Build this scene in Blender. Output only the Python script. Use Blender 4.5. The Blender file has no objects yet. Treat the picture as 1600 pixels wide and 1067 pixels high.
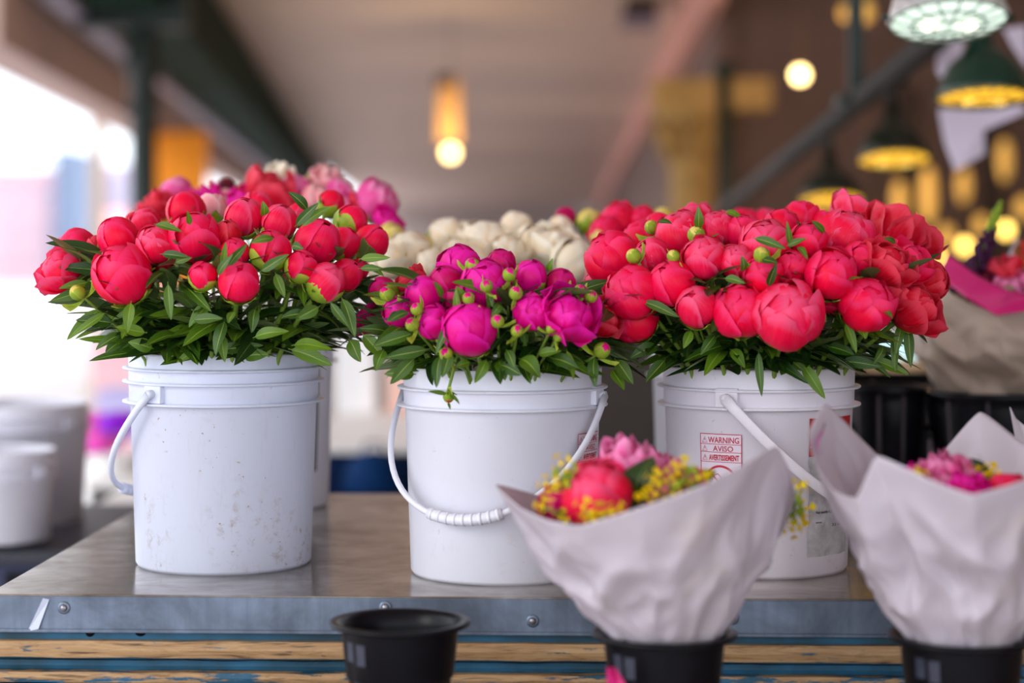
import bpy, bmesh, math, random
from mathutils import Vector, Matrix, noise
PI = math.pi
C = bpy.context.scene.collection
sc = bpy.context.scene

# ------------------------------------------------------------------ camera, world, sun, exposure
F = 3111.0; HZ = 400.0; HC = 1.314; TZ = 0.85      # focal length in px, horizon row, camera height, table height
cam_d = bpy.data.cameras.new('camera'); cam = bpy.data.objects.new('camera', cam_d); C.objects.link(cam)
cam.location = (0, 0, HC); cam.rotation_euler = (PI/2, 0, 0)
cam_d.sensor_width = 36; cam_d.lens = F/1600*36; cam_d.shift_y = -(533.5-HZ)/1600
cam_d.dof.use_dof = True; cam_d.dof.focus_distance = 2.86; cam_d.dof.aperture_fstop = 1.7
cam_d.clip_end = 500
sc.camera = cam
w = bpy.data.worlds.new('overcast'); sc.world = w; w.use_nodes = True
bg = w.node_tree.nodes['Background']; bg.inputs[0].default_value = (0.86, 0.92, 1.0, 1); bg.inputs[1].default_value = 2.5
sun_d = bpy.data.lights.new('sun', 'SUN'); sun_d.energy = .7; sun_d.angle = math.radians(18); sun_d.color = (1, .96, .9)
sun = bpy.data.objects.new('sun', sun_d); C.objects.link(sun)
sun.rotation_euler = Vector((0.72, 0.52, -0.42)).to_track_quat('-Z', 'Y').to_euler()
sc.view_settings.view_transform = 'Standard'; sc.view_settings.look = 'None'
sc.view_settings.exposure = 0.1; sc.view_settings.gamma = 1; sc.view_settings.use_curve_mapping = False

def P(px, py, D): return Vector(((px-800)/F*D, D, HC-(py-HZ)/F*D))

# ------------------------------------------------------------------ materials
def srgb(r, g, b):
    f = lambda c: (c/255/12.92) if c/255 <= .04045 else ((c/255+.055)/1.055)**2.4
    return (f(r), f(g), f(b), 1)
class NT:
    def __init__(s, name):
        s.m = bpy.data.materials.new(name); s.m.use_nodes = True; s.t = s.m.node_tree; s.N = s.t.nodes; s.L = s.t.links
        s.b = s.N['Principled BSDF']; s.out = s.N['Material Output']
    def n(s, typ, **kw):
        x = s.N.new(typ)
        for k, v in kw.items(): setattr(x, k, v)
        return x
    def link(s, a, b): s.L.new(a, b)
    def coord(s, kind='Object', scale=(1,1,1)):
        tc = s.n('ShaderNodeTexCoord'); mp = s.n('ShaderNodeMapping'); mp.inputs['Scale'].default_value = scale
        s.link(tc.outputs[kind], mp.inputs[0]); return mp.outputs[0]
    def noise(s, co, sc_=5, det=3, rough=.55, dist=0):
        x = s.n('ShaderNodeTexNoise'); x.inputs['Scale'].default_value = sc_; x.inputs['Detail'].default_value = det
        x.inputs['Roughness'].default_value = rough; x.inputs['Distortion'].default_value = dist
        s.link(co, x.inputs['Vector']); return x.outputs['Fac']
    def ramp(s, fac, stops):
        x = s.n('ShaderNodeValToRGB'); e = x.color_ramp.elements
        while len(e) < len(stops): e.new(.5)
        for k, (p, c) in enumerate(stops): e[k].position = p; e[k].color = c
        s.link(fac, x.inputs[0]); return x.outputs[0]
    def mix(s, fac, a, b, bt='MIX'):
        x = s.n('ShaderNodeMix', data_type='RGBA', blend_type=bt)
        for sock, v in ((x.inputs[0], fac), (x.inputs[6], a), (x.inputs[7], b)):
            if hasattr(v, 'is_linked') or hasattr(v, 'links'): s.link(v, sock)
            else: sock.default_value = v
        return x.outputs[2]
    def math(s, op, a, b=0, c=0):
        x = s.n('ShaderNodeMath', operation=op)
        for i, v in enumerate((a, b, c)):
            if hasattr(v, 'links'): s.link(v, x.inputs[i])
            else: x.inputs[i].default_value = v
        return x.outputs[0]
    def bump(s, h, strength=.3, dist=.01):
        x = s.n('ShaderNodeBump'); x.inputs['Strength'].default_value = strength; x.inputs['Distance'].default_value = dist
        s.link(h, x.inputs['Height']); s.link(x.outputs[0], s.b.inputs['Normal'])
BW = lambda v: (v, v, v, 1)

def plain(name, col, rough=.6, metal=0, var=.12, vs=12, emit=None, es=1, spec=.5):
    t = NT(name); t.b.inputs['Roughness'].default_value = rough; t.b.inputs['Metallic'].default_value = metal
    t.b.inputs['Specular IOR Level'].default_value = spec
    f = t.noise(t.coord(), vs, 4)
    dark = tuple(c*(1-var) for c in col[:3])+(1,); lite = tuple(min(1, c*(1+var)) for c in col[:3])+(1,)
    t.link(t.ramp(f, [(.3, dark), (.7, lite)]), t.b.inputs['Base Color'])
    if emit: t.b.inputs['Emission Color'].default_value = emit; t.b.inputs['Emission Strength'].default_value = es
    return t.m

def petal_mat(name, col, edge, deep, trans=.22, claw=srgb(225, 205, 120)):
    t = NT(name); b = t.b
    uv = t.n('ShaderNodeUVMap'); sep = t.n('ShaderNodeSeparateXYZ'); t.link(uv.outputs[0], sep.inputs[0])
    mp = t.n('ShaderNodeMapping'); mp.inputs['Scale'].default_value = (26, 2.2, 1); t.link(uv.outputs[0], mp.inputs[0])
    oi = t.n('ShaderNodeObjectInfo')
    add = t.n('ShaderNodeVectorMath', operation='ADD'); t.link(mp.outputs[0], add.inputs[0])
    cb = t.n('ShaderNodeCombineXYZ'); t.link(t.math('MULTIPLY', oi.outputs['Random'], 40), cb.inputs[0]); t.link(cb.outputs[0], add.inputs[1])
    vein = t.noise(add.outputs[0], 1.0, 4, .6)
    uu = t.math('ABSOLUTE', t.math('SUBTRACT', sep.outputs[0], .5))
    e = t.math('MAXIMUM', t.math('MULTIPLY', uu, 2), sep.outputs[1])
    er = t.ramp(t.math('ADD', e, t.math('MULTIPLY', vein, .12)), [(.86, BW(0)), (1.02, BW(.7))])
    base = t.mix(t.ramp(vein, [(.42, BW(0)), (.75, BW(.34))]), col, edge)
    base = t.mix(t.ramp(oi.outputs['Random'], [(0, BW(.0)), (1, BW(.55))]), base, deep)
    base = t.mix(er, base, edge)  # paler margins, with small edge highlights mixed into the petal colour
    # pale green-yellow claw at the petal base
    base = t.mix(t.ramp(sep.outputs[1], [(.02, BW(.55)), (.24, BW(0))]), base, claw)
    t.link(base, b.inputs['Base Color']); b.inputs['Roughness'].default_value = .42
    b.inputs['Specular IOR Level'].default_value = .22
    t.bump(vein, .25, .002)
    tr = t.n('ShaderNodeBsdfTranslucent'); t.link(base, tr.inputs[0])
    mx = t.n('ShaderNodeMixShader'); mx.inputs[0].default_value = trans
    t.link(b.outputs[0], mx.inputs[1]); t.link(tr.outputs[0], mx.inputs[2]); t.link(mx.outputs[0], t.out.inputs[0])
    return t.m
def leaf_mat(name, a, c, mid):
    t = NT(name); b = t.b
    uv = t.n('ShaderNodeUVMap'); sep = t.n('ShaderNodeSeparateXYZ'); t.link(uv.outputs[0], sep.inputs[0])
    oi = t.n('ShaderNodeObjectInfo')
    uu = t.math('ABSOLUTE', t.math('SUBTRACT', sep.outputs[0], .5))
    base = t.mix(oi.outputs['Random'], a, c)
    # side veins slant away from the midrib
    ph = t.math('SUBTRACT', t.math('MULTIPLY', sep.outputs[1], 60), t.math('MULTIPLY', uu, 38))
    vn = t.ramp(t.math('SINE', ph), [(.86, BW(0)), (1, BW(.28))])
    base = t.mix(vn, base, mid)
    base = t.mix(t.ramp(uu, [(.01, BW(.8)), (.045, BW(0))]), base, mid)
    geo = t.n('ShaderNodeNewGeometry')
    base = t.mix(t.math('MULTIPLY', geo.outputs['Backfacing'], .45), base, srgb(130, 150, 95))
    t.link(base, b.inputs['Base Color']); b.inputs['Roughness'].default_value = .36
    t.bump(t.noise(t.coord('UV', (6, 20, 1)), 3, 2), .25, .003)
    tr = t.n('ShaderNodeBsdfTranslucent'); t.link(base, tr.inputs[0])
    mx = t.n('ShaderNodeMixShader'); mx.inputs[0].default_value = .18
    t.link(b.outputs[0], mx.inputs[1]); t.link(tr.outputs[0], mx.inputs[2]); t.link(mx.outputs[0], t.out.inputs[0])
    return t.m

M = {}
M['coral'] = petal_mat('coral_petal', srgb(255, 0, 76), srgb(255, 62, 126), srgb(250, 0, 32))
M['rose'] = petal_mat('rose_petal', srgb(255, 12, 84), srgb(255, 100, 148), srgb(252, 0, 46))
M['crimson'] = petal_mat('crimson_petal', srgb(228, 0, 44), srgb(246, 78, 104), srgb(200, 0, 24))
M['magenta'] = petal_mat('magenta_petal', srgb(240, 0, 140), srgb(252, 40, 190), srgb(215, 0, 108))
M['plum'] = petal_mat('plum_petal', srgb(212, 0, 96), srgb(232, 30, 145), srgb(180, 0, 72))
M['pink'] = petal_mat('pink_petal', srgb(246, 92, 170), srgb(255, 170, 215), srgb(236, 60, 150))
M['blush'] = petal_mat('blush_petal', srgb(255, 168, 178), srgb(255, 215, 215), srgb(250, 140, 150))
M['cream'] = petal_mat('cream_petal', srgb(255, 240, 210), srgb(255, 250, 236), srgb(255, 224, 190), .15, srgb(255, 238, 200))
M['yellow'] = petal_mat('yellow_bud', srgb(236, 216, 110), srgb(250, 236, 160), srgb(225, 190, 80))
M['mustard'] = petal_mat('mustard_petal', srgb(255, 226, 0), srgb(255, 236, 40), srgb(250, 210, 0))
M['maroon'] = petal_mat('maroon_petal', srgb(95, 12, 40), srgb(140, 30, 60), srgb(70, 8, 30))
M['sepal'] = petal_mat('sepal', srgb(150, 176, 48), srgb(196, 204, 84), srgb(122, 156, 36), .15)
M['leaf'] = leaf_mat('peony_leaf', srgb(26, 72, 12), srgb(96, 134, 24), srgb(160, 184, 70))
M['leaf_dark'] = leaf_mat('peony_leaf_dark', srgb(12, 44, 12), srgb(34, 68, 14), srgb(96, 126, 50))
M['stem'] = plain('stem', srgb(112, 142, 44), .5, var=.2, vs=40)

def bucket_mat(name, dirt, tint=(236, 236, 244)):
    t = NT(name); co = t.coord()
    sep = t.n('ShaderNodeSeparateXYZ'); t.link(co, sep.inputs[0])
    n1 = t.noise(co, 48, 8, .78, .3); n2 = t.noise(co, 9, 4, .6); n3 = t.noise(t.coord('Object', (90, 90, 14)), 1.6, 5, .7)
    low = t.ramp(sep.outputs[2], [(.0, BW(1)), (.15, BW(.15)), (.3, BW(.06)), (.36, BW(.25))])
    mask = t.math('MULTIPLY', t.ramp(n1, [(.53, BW(0)), (.68, BW(.9))]), t.ramp(n2, [(.46, BW(0)), (.60, BW(1))]))
    mask = t.math('MULTIPLY', mask, low)
    specks = t.ramp(t.noise(co, 120, 2, .5), [(.70, BW(0)), (.74, BW(.7))])
    specks = t.math('MULTIPLY', specks, t.ramp(n2, [(.45, BW(0)), (.6, BW(1))]))
    streak = t.math('MULTIPLY', t.ramp(n3, [(.55, BW(0)), (.75, BW(1))]), .10)
    tot = t.math('MINIMUM', t.math('MULTIPLY', t.math('ADD', t.math('ADD', mask, specks), streak), dirt), 1)
    base = t.mix(tot, srgb(*tint), srgb(150, 116, 66))
    t.link(base, t.b.inputs['Base Color']); t.b.inputs['Roughness'].default_value = .38
    t.b.inputs['Subsurface Weight'].default_value = .08; t.b.inputs['Subsurface Radius'].default_value = (.01, .01, .01)
    t.bump(t.noise(co, 14, 3), .06, .01)
    return t.m
M['bucket_dirty'] = bucket_mat('white_plastic_scuffed', 1.05, (212, 216, 234))
M['bucket'] = bucket_mat('white_plastic', .28, (230, 230, 242))
M['bucket_c'] = bucket_mat('white_plastic_worn', .4, (232, 226, 236))
M['red_ink'] = plain('red_ink', srgb(190, 30, 62), .6, var=.1, vs=60)
M['darkred'] = plain('dark_red_print', srgb(170, 22, 30), .6, var=.15, vs=60)
M['black_ink'] = plain('black_ink', srgb(45, 42, 46), .7)
M['grey_label'] = plain('worn_label_paper', srgb(186, 184, 188), .7, var=.3, vs=45)
M['black_plastic'] = plain('black_plastic', srgb(13, 13, 18), .32, var=.3, vs=20, spec=.16)
M['dusty_black'] = plain('dusty_black_plastic', srgb(44, 48, 64), .45, var=.3, vs=60)

def steel(name, base, tint, rough, vert=False):
    t = NT(name); co = t.coord('Object', (3, 3, 3)); co2 = t.coord('Object', (60, 60, 3) if vert else (2, 70, 70))
    n1 = t.noise(co, 2.2, 8, .65, .4); n2 = t.noise(co2, 1.5, 4, .6)
    c = t.mix(t.ramp(n1, [(.35, BW(0)), (.65, BW(1))]), base, tint)
    c = t.mix(t.ramp(n2, [(.4, BW(0)), (.72, BW(.55))]), c, tuple(v*.45 for v in base[:3])+(1,))
    sp = t.math('MULTIPLY', t.ramp(t.noise(t.coord(), 150, 1, .4), [(.72, BW(0)), (.75, BW(1))]), t.ramp(t.noise(t.coord(), 5, 3), [(.55, BW(0)), (.70, BW(.8))]))
    c = t.mix(sp, c, srgb(190, 168, 40))
    t.link(c, t.b.inputs['Base Color']); t.b.inputs['Metallic'].default_value = .8
    t.link(t.ramp(n1, [(.3, BW(rough-.11)), (.7, BW(rough+.05))]), t.b.inputs['Roughness'])
    t.bump(t.math('ADD', t.math('MULTIPLY', t.noise(t.coord(), 3.5, 3), 1), t.math('MULTIPLY', n2, .05)), .10, .012)
    return t.m
M['steel'] = steel('galvanised_top', srgb(204, 200, 192), srgb(112, 96, 80), .22)
M['apron'] = steel('galvanised_apron', srgb(130, 144, 164), srgb(92, 100, 114), .5, True)
def paint_wood(name, amount):
    t = NT(name); co = t.coord('Object', (3.2, 30, 40)); n1 = t.noise(co, 3, 7, .75, 1.2); n2 = t.noise(t.coord('Object', (9, 30, 60)), 1.2, 6, .7)
    wood = t.ramp(n1, [(.3, srgb(78, 52, 30)), (.42, srgb(156, 120, 80)), (.6, srgb(184, 150, 108)), (.72, srgb(124, 88, 52))])
    wood = t.mix(t.ramp(t.noise(t.coord('Object', (4, 60, 60)), 2, 3), [(.60, BW(0)), (.66, BW(.85))]), wood, srgb(60, 36, 22))
    paint = t.ramp(t.noise(t.coord(), 8, 4), [(.35, srgb(22, 62, 78)), (.65, srgb(38, 104, 140))])
    fac = t.ramp(n2, [(amount-.02, BW(0)), (amount+.02, BW(1))])
    t.link(t.mix(fac, paint, wood), t.b.inputs['Base Color']); t.b.inputs['Roughness'].default_value = .6
    t.bump(t.math('ADD', fac, n1), .4, .002); return t.m
M['bare_wood'] = paint_wood('chipped_bare_wood', .36)
M['half_wood'] = paint_wood('half_painted_wood', .47)
M['blue_paint'] = paint_wood('blue_painted_wood', .74)

def paper_mat(name, col, trans=.3, warm=None):
    t = NT(name); co = t.coord()
    n = t.noise(co, 5, 4)
    c = t.ramp(n, [(.35, tuple(v*.93 for v in col[:3])+(1,)), (.65, col)])
    if warm: c = t.mix(t.ramp(t.noise(co, 9, 5, .6), [(.56, BW(0)), (.68, BW(.5))]), c, warm)
    t.link(c, t.b.inputs['Base Color']); t.b.inputs['Roughness'].default_value = .5
    t.bump(t.noise(co, 30, 4), .12, .004)
    tr = t.n('ShaderNodeBsdfTranslucent'); t.link(c, tr.inputs[0])
    mx = t.n('ShaderNodeMixShader'); mx.inputs[0].default_value = trans
    t.link(t.b.outputs[0], mx.inputs[1]); t.link(tr.outputs[0], mx.inputs[2]); t.link(mx.outputs[0], t.out.inputs[0])
    return t.m
M['paper'] = paper_mat('white_florist_paper', srgb(216, 206, 216), .25, srgb(206, 192, 184))
M['kraft'] = paper_mat('greyish_paper', srgb(196, 176, 160), .3)
M['tissue'] = paper_mat('magenta_tissue', srgb(222, 30, 128), .35)

# ------------------------------------------------------------------ object helpers
def link(name, data, parent=None, mat=None, mw=None):
    o = bpy.data.objects.new(name, data); C.objects.link(o)
    if parent is not None: o.parent = parent
    if mw is not None: o.matrix_local = mw
    if mat is not None and data is not None:
        if not data.materials: data.materials.append(mat)
        if data.materials[0] != mat:
            o.material_slots[0].link = 'OBJECT'; o.material_slots[0].material = mat
    return o
def tag(o, label, cat, group=None):
    o['label'] = label; o['category'] = cat
    if group: o['group'] = group
    return o
def thing(name, label, cat, loc, group=None, rz=0):
    o = bpy.data.objects.new(name, None); C.objects.link(o); o.location = loc; o.rotation_euler.z = rz; o.empty_display_size = .05
    return tag(o, label, cat, group)
class MB:
    def __init__(s): s.v = []; s.f = []; s.uv = []
    def grid(s, fn, nu, nv, closed_u=False, uvs=True):
        b = len(s.v); cu = nu if closed_u else nu+1
        for j in range(nv+1):
            for i in range(cu): s.v.append(tuple(fn(i/nu, j/nv)))
        for j in range(nv):
            for i in range(nu):
                a = b+j*cu+i; c = b+j*cu+(i+1) % cu
                s.f.append((a, c, c+cu, a+cu))
                s.uv += [(i/nu, j/nv), ((i+1)/nu, j/nv), ((i+1)/nu, (j+1)/nv), (i/nu, (j+1)/nv)]
        return s
    def face(s, idx): s.f.append(tuple(idx)); s.uv += [(0, 0)]*len(idx)
    def box(s, x0, x1, y0, y1, z0, z1):
        b = len(s.v)
        s.v += [(x, y, z) for z in (z0, z1) for y in (y0, y1) for x in (x0, x1)]
        for q in ((0, 2, 3, 1), (4, 5, 7, 6), (0, 1, 5, 4), (2, 6, 7, 3), (0, 4, 6, 2), (1, 3, 7, 5)): s.face([b+k for k in q])
        return s
    def tube(s, pts, rad, n=8, cap=True, flat=None, thin=1):
        pts = [Vector(p) for p in pts]; b = len(s.v); up = Vector((0, 0, 1)); m = len(pts)
        t0 = (pts[1]-pts[0]).normalized(); a = t0.cross(up)
        if a.length < .05: a = t0.cross(Vector((1, 0, 0)))
        a.normalize()
        for k, p in enumerate(pts):
            t = (pts[min(k+1, m-1)]-pts[max(k-1, 0)]).normalized()
            a = (a - t*a.dot(t)).normalized(); c = t.cross(a)
            r = rad[k] if isinstance(rad, (list, tuple)) else rad
            fl = flat or 1
            for i in range(n):
                q = 2*PI*i/n; s.v.append(tuple(p + a*math.cos(q)*r*thin + c*math.sin(q)*r*fl))
        for k in range(m-1):
            for i in range(n):
                j = (i+1) % n; s.face((b+k*n+i, b+k*n+j, b+(k+1)*n+j, b+(k+1)*n+i))
        if cap:
            s.face([b+i for i in range(n)][::-1]); s.face([b+(m-1)*n+i for i in range(n)])
        return s
    def lathe(s, prof, n=48, cx=0, cy=0):
        b = len(s.v)
        for r, z in prof:
            for i in range(n):
                q = 2*PI*i/n; s.v.append((cx+r*math.cos(q), cy+r*math.sin(q), z))
        for k in range(len(prof)-1):
            for i in range(n):
                j = (i+1) % n; s.face((b+k*n+i, b+k*n+j, b+(k+1)*n+j, b+(k+1)*n+i))
        return s
    def mesh(s, name, smooth=True):
        me = bpy.data.meshes.new(name); me.from_pydata(s.v, [], s.f); me.update()
        if len(s.uv) == len(me.loops):
            l = me.uv_layers.new(name='UVMap'); l.data.foreach_set('uv', [c for p in s.uv for c in p])
        if smooth:
            me.shade_smooth()
        return me
    def put(s, name, mat, parent=None, smooth=True, mw=None): return link(name, s.mesh(name, smooth), parent, mat, mw)
def solid(o, t):
    m = o.modifiers.new('thick', 'SOLIDIFY'); m.thickness = t; m.offset = 0; return o
def bevel(o, wd, seg=2):
    m = o.modifiers.new('bevel', 'BEVEL'); m.width = wd; m.segments = seg; m.limit_method = 'ANGLE'; return o
def struct(o): o['kind'] = 'structure'; return o
def boxo(name, mat, x0, x1, y0, y1, z0, z1, parent=None, bv=0):
    o = MB().box(x0, x1, y0, y1, z0, z1).put(name, mat, parent, smooth=False)
    if bv: bevel(o, bv)
    return o
def beam(name, a, b, wx, wz, mat, parent=None):
    """bar from a to b, wx wide sideways, wz tall; a and b on its lower edge nearest the hall's middle"""
    a, b = Vector(a), Vector(b); mb = MB()
    for p in (a, b):
        for dx in (0, wx):
            for dz in (0, wz): mb.v.append((p.x+dx, p.y, p.z+dz))
    for q in ((0, 1, 3, 2), (4, 6, 7, 5), (0, 4, 5, 1), (2, 3, 7, 6), (0, 2, 6, 4), (1, 5, 7, 3)): mb.face(q)
    return mb.put(name, mat, parent, smooth=False)

# ------------------------------------------------------------------ the setting
c_ceil = plain('painted_ceiling', srgb(212, 194, 180), .7, var=.05, vs=.6)
c_pinkbeam = plain('pinkish_painted_beam', srgb(226, 168, 150), .6, var=.05, vs=1)
c_green = plain('dark_green_paint', srgb(8, 34, 26), .5, var=.2, vs=3)
c_gbeam = plain('matt_dark_green_beam', srgb(14, 44, 32), .8, var=.2, vs=3, spec=.1)
c_tan = plain('tan_painted_beam', srgb(204, 182, 158), .6, var=.06, vs=2)
c_brown = plain('brown_wall', srgb(112, 88, 76), .7, var=.15, vs=1.5)
c_darkbrown = plain('dark_brown', srgb(64, 46, 34), .6, var=.2, vs=3)
c_lilac = plain('lilac_grey_strip', srgb(150, 144, 162), .5, var=.04)
c_fascia = plain('dusty_pink_fascia', srgb(196, 168, 156), .6, var=.06, vs=2)
c_white = plain('white_paint', srgb(240, 238, 236), .5, var=.03)
c_floor = plain('concrete_floor', srgb(196, 186, 184), .6, var=.12, vs=1.5)
c_street = plain('pale_street', srgb(224, 208, 212), .8, var=.06, vs=.3)
struct(boxo('floor', c_floor, -6, 8, -6, 95, -.1, 0))
struct(boxo('wall_east', c_brown, 6.5, 6.7, -3.5, 16.1, 0, HC+2.4))
struct(boxo('road', c_street, -70, -6, -10, 260, -.15, -.02))
CZ = HC+2.4
mb = MB(); mb.v = [(-3.3, -3.5, CZ), (6.5, -3.5, CZ), (6.5, 95, CZ), (-6.5, 95, CZ)]; mb.v += [(x, y, z+.25) for x, y, z in mb.v]
for q in ((0, 3, 2, 1), (4, 5, 6, 7), (0, 1, 5, 4), (1, 2, 6, 5), (2, 3, 7, 6), (3, 0, 4, 7)): mb.face(q)
struct(mb.put('ceiling', c_ceil, smooth=False))
# right bay: bulkhead fascia, wall behind
struct(beam('trim_1', (1.465, 14.8, HC+1.9), (3.9, 93, HC+1.9), .12, .55, c_pinkbeam))
struct(beam('wall_right', (1.62, 15.9, 0), (4.1, 93, 0), .15, HC+2.4, c_brown))
wb = struct(boxo('wall_back', c_brown, 1.75, 6.5, 16.0, 16.15, 0, CZ))
for k in range(11):
    boxo('plank', c_darkbrown if k % 2 else c_brown, 2.75+.34*k, 2.75+.34*k+.15, 15.9, 16.0, 0, HC+1.35, wb)
struct(boxo('wall_end', plain('grey_end_wall', srgb(176, 164, 158), .7), -7, 5, 94, 94.2, 0, CZ))
# left eaves
def along(px, py, D0, D1, vx=622):
    a = P(px, py, D0); k = (vx-800)/F
    return a, Vector((a.x + k*(D1-D0), D1, a.z))
a, b = along(208, 0, 16, 90, 600); struct(beam('trim_2', a, b, .25, .15, c_tan))
struct(beam('trim_3', a+Vector((.24, 0, .02)), b+Vector((.24, 0, .02)), .11, .3, c_darkbrown))
a, b = along(64, 0, 12, 60, 585)
struct(beam('trim_4', a, b, .14, .10, c_lilac))
struct(beam('trim_5', a+Vector((.14, .2, .06)), b+Vector((.14, .2, .06)), .50, .62, c_gbeam))
a2, b2 = along(0, 68, 11.5, 60, 575)
struct(beam('trim_6', a2+Vector((-.35, 0, 0)), b2+Vector((-.35, 0, 0)), .35, .62, c_fascia))
pc = P(224, 400, 13)
post = thing('green_post', 'round dark green iron post holding up the eaves', 'post', (pc.x, pc.y, 0))
MB().lathe([(.14, 0), (.14, .12), (.088, .18), (.088, HC+1.15), (.12, HC+1.2), (.12, HC+1.28), (.1, HC+1.4), (.1, CZ)], 28).put('shaft', c_green, post)
mb = MB().box(-.42, .30, -.1, .1, HC+1.48, CZ); bevel(mb.put('bracket', c_green, post, smooth=False), .02)
boxo('collar', c_green, -.11, .11, -.11, .11, HC+.93, HC+.97, post, .01)
for (px, D, ww) in ((153, 18.6, .055),):
    q = P(px, 400, D); t_ = thing('white_column', 'slim whitish column under the street-side fascia', 'column', (q.x, q.y, 0))
    boxo('shaft', c_tan, -ww, ww, -ww, ww, .1, HC+1.4, t_); boxo('foot_block', c_tan, -ww-.04, ww+.04, -ww-.04, ww+.04, 0, .1, t_)
# orange banner
q = P(278, 262, 20)
o = thing('orange_banner', 'orange banner hanging under the eaves beyond the green post', 'banner', q)
boxo('cloth', plain('orange_cloth', srgb(250, 150, 10), .7, emit=None), -.24, .3, -.01, .01, -1.2, .36, o)
for sx in (-.2, .25): MB().tube([(sx, 0, .38), (sx, 0, CZ-q.z)], .006, 5).put('cord', c_darkbrown, o)
boxo('hanging_rod', c_darkbrown, -.27, .33, -.012, .012, .36, .385, o)
# street side buildings
def building(name, label, px0, px1, pytop, D, col, win, rows=3, cols=4):
    a, b = P(px0, pytop, D), P(px1, pytop, D); r = thing(name, label, 'building', ((a.x+b.x)/2, D, 0)); hw = (b.x-a.x)/2
    cm = plain(name+'_wall', col, .8, var=.05, vs=.3); wm = plain(name+'_window', win, .3)
    boxo('wall', cm, -hw, hw, 0, 6, 0, a.z, r)
    boxo('cornice', cm, -hw-.1, hw+.1, -.25, 0, a.z-.5, a.z-.2, r)
    for i in range(cols):
        for j in range(rows):
            x = -hw+(i+.5)*2*hw/cols; z = .6+(j+.3)*(a.z-1.4)/rows; ww = hw/cols*.5; hh = (a.z-1.4)/rows*.5
            f = boxo('window', cm, x-ww-.06, x+ww+.06, -.12, -.0, z-.06, z+hh+.06, r); boxo('pane', wm, x-ww, x+ww, -.14, -.1, z, z+hh, f)
    return r
building('brick_building', 'pale pink building across the street, hazy with daylight', -140, 78, 262, 95, srgb(214, 182, 188), srgb(190, 176, 190), 3, 5)
building('grey_tower', 'narrow blue-grey building standing between two pale ones', 84, 112, 232, 90, srgb(128, 144, 168), srgb(110, 128, 156), 5, 2)
building('white_building', 'pale lilac building just right of the narrow blue-grey one', 118, 215, 255, 100, srgb(206, 198, 214), srgb(186, 184, 204), 3, 3)
building('low_shop', 'low pinkish shop front seen under the eaves', 150, 260, 330, 60, srgb(250, 206, 208), srgb(240, 186, 196), 1, 3)

# column with capital and pipe on the right
q = P(1082, 400, 14.6)
col = thing('capital_column', 'thick yellowish column with a flared ornate capital', 'column', (q.x, q.y, 0))
cc = plain('ochre_plaster', srgb(176, 140, 76), .7, var=.25, vs=9)
MB().lathe([(.27, 0), (.27, .3), (.17, .4), (.165, HC+.6), (.18, HC+.62), (.17, HC+.66), (.19, HC+.8), (.25, HC+1.0), (.3, HC+1.06), (.28, HC+1.08)], 32).put('shaft', cc, col)
boxo('capital_slab', cc, -.30, .55, -.3, .3, HC+1.06, HC+1.28, col, .02)
for k in range(12):
    g = 2*PI*k/12; MB().tube([(math.cos(g)*.18, math.sin(g)*.18, HC+.7), (math.cos(g)*.24, math.sin(g)*.24, HC+.88), (math.cos(g)*.31, math.sin(g)*.31, HC+.96), (math.cos(g)*.30, math.sin(g)*.30, HC+.90)], [.03, .035, .03, .012], 6).put('leaf_scroll', cc, col)
q = P(1132, 400, 13.5)
o = thing('green_pipe', 'dark green vertical pipe in front of the ornate column', 'pipe', (q.x, q.y, 0))
MB().tube([(0, 0, 0), (0, 0, HC+1.32)], .052, 16).put('pipe', c_green, o); MB().tube([(0, 0, HC+1.22), (0, 0, HC+1.3)], .075, 16).put('coupling', c_green, o)
q = P(1337, 0, 6.2)
o = thing('black_post', 'dark square hanger post dropping from the ceiling to the slanting rail', 'post', (q.x, q.y, HC+.47))
boxo('shaft', c_green, -.022, .022, -.022, .022, 0, CZ-HC-.47, o); boxo('foot_plate', c_green, -.06, .06, -.05, .05, 0, .03, o)
# small ceiling vent
q = P(1000, 35, 18.5)
o = thing('ceiling_fixture', 'small dark box fixture on the ceiling beside the pinkish beam', 'fixture', q)
boxo('housing', c_darkbrown, -.14, .16, -.1, .5, .0, .2, o); boxo('lip', c_lilac, -.2, .16, -.14, -.1, -.04, .03, o)

# ------------------------------------------------------------------ lamps
def emit(name, col, s):
    t = NT(name); t.b.inputs['Base Color'].default_value = col; t.b.inputs['Emission Color'].default_value = col; t.b.inputs['Emission Strength'].default_value = s; return t.m
M['globe'] = emit('warm_globe', (1, .74, .30, 1), 9)
M['globe_y'] = emit('yellow_globe', (1, .66, .14, 1), 5)
M['globe_dim'] = emit('dim_globe', (1, .58, .12, 1), .4)
M['lens_white'] = emit('cool_white_lens', (.82, 1, .86, 1), 1.0)
M['lens_amber'] = emit('amber_lens', (1, .54, .03, 1), 1.4)
M['filament'] = emit('bulb_glow', (1, .95, .75, 1), 2.5)
M['amber_bulb'] = emit('amber_bulb', (1, .70, .14, 1), 1.6)
M['enamel'] = plain('green_enamel', srgb(10, 50, 36), .3, var=.2, vs=8)
M['enamel_b'] = plain('dark_olive_enamel', srgb(20, 28, 14), .4, var=.2, vs=8)
M['enamel_w'] = plain('chipped_white_enamel', srgb(190, 184, 180), .35, var=.5, vs=22)
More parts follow.
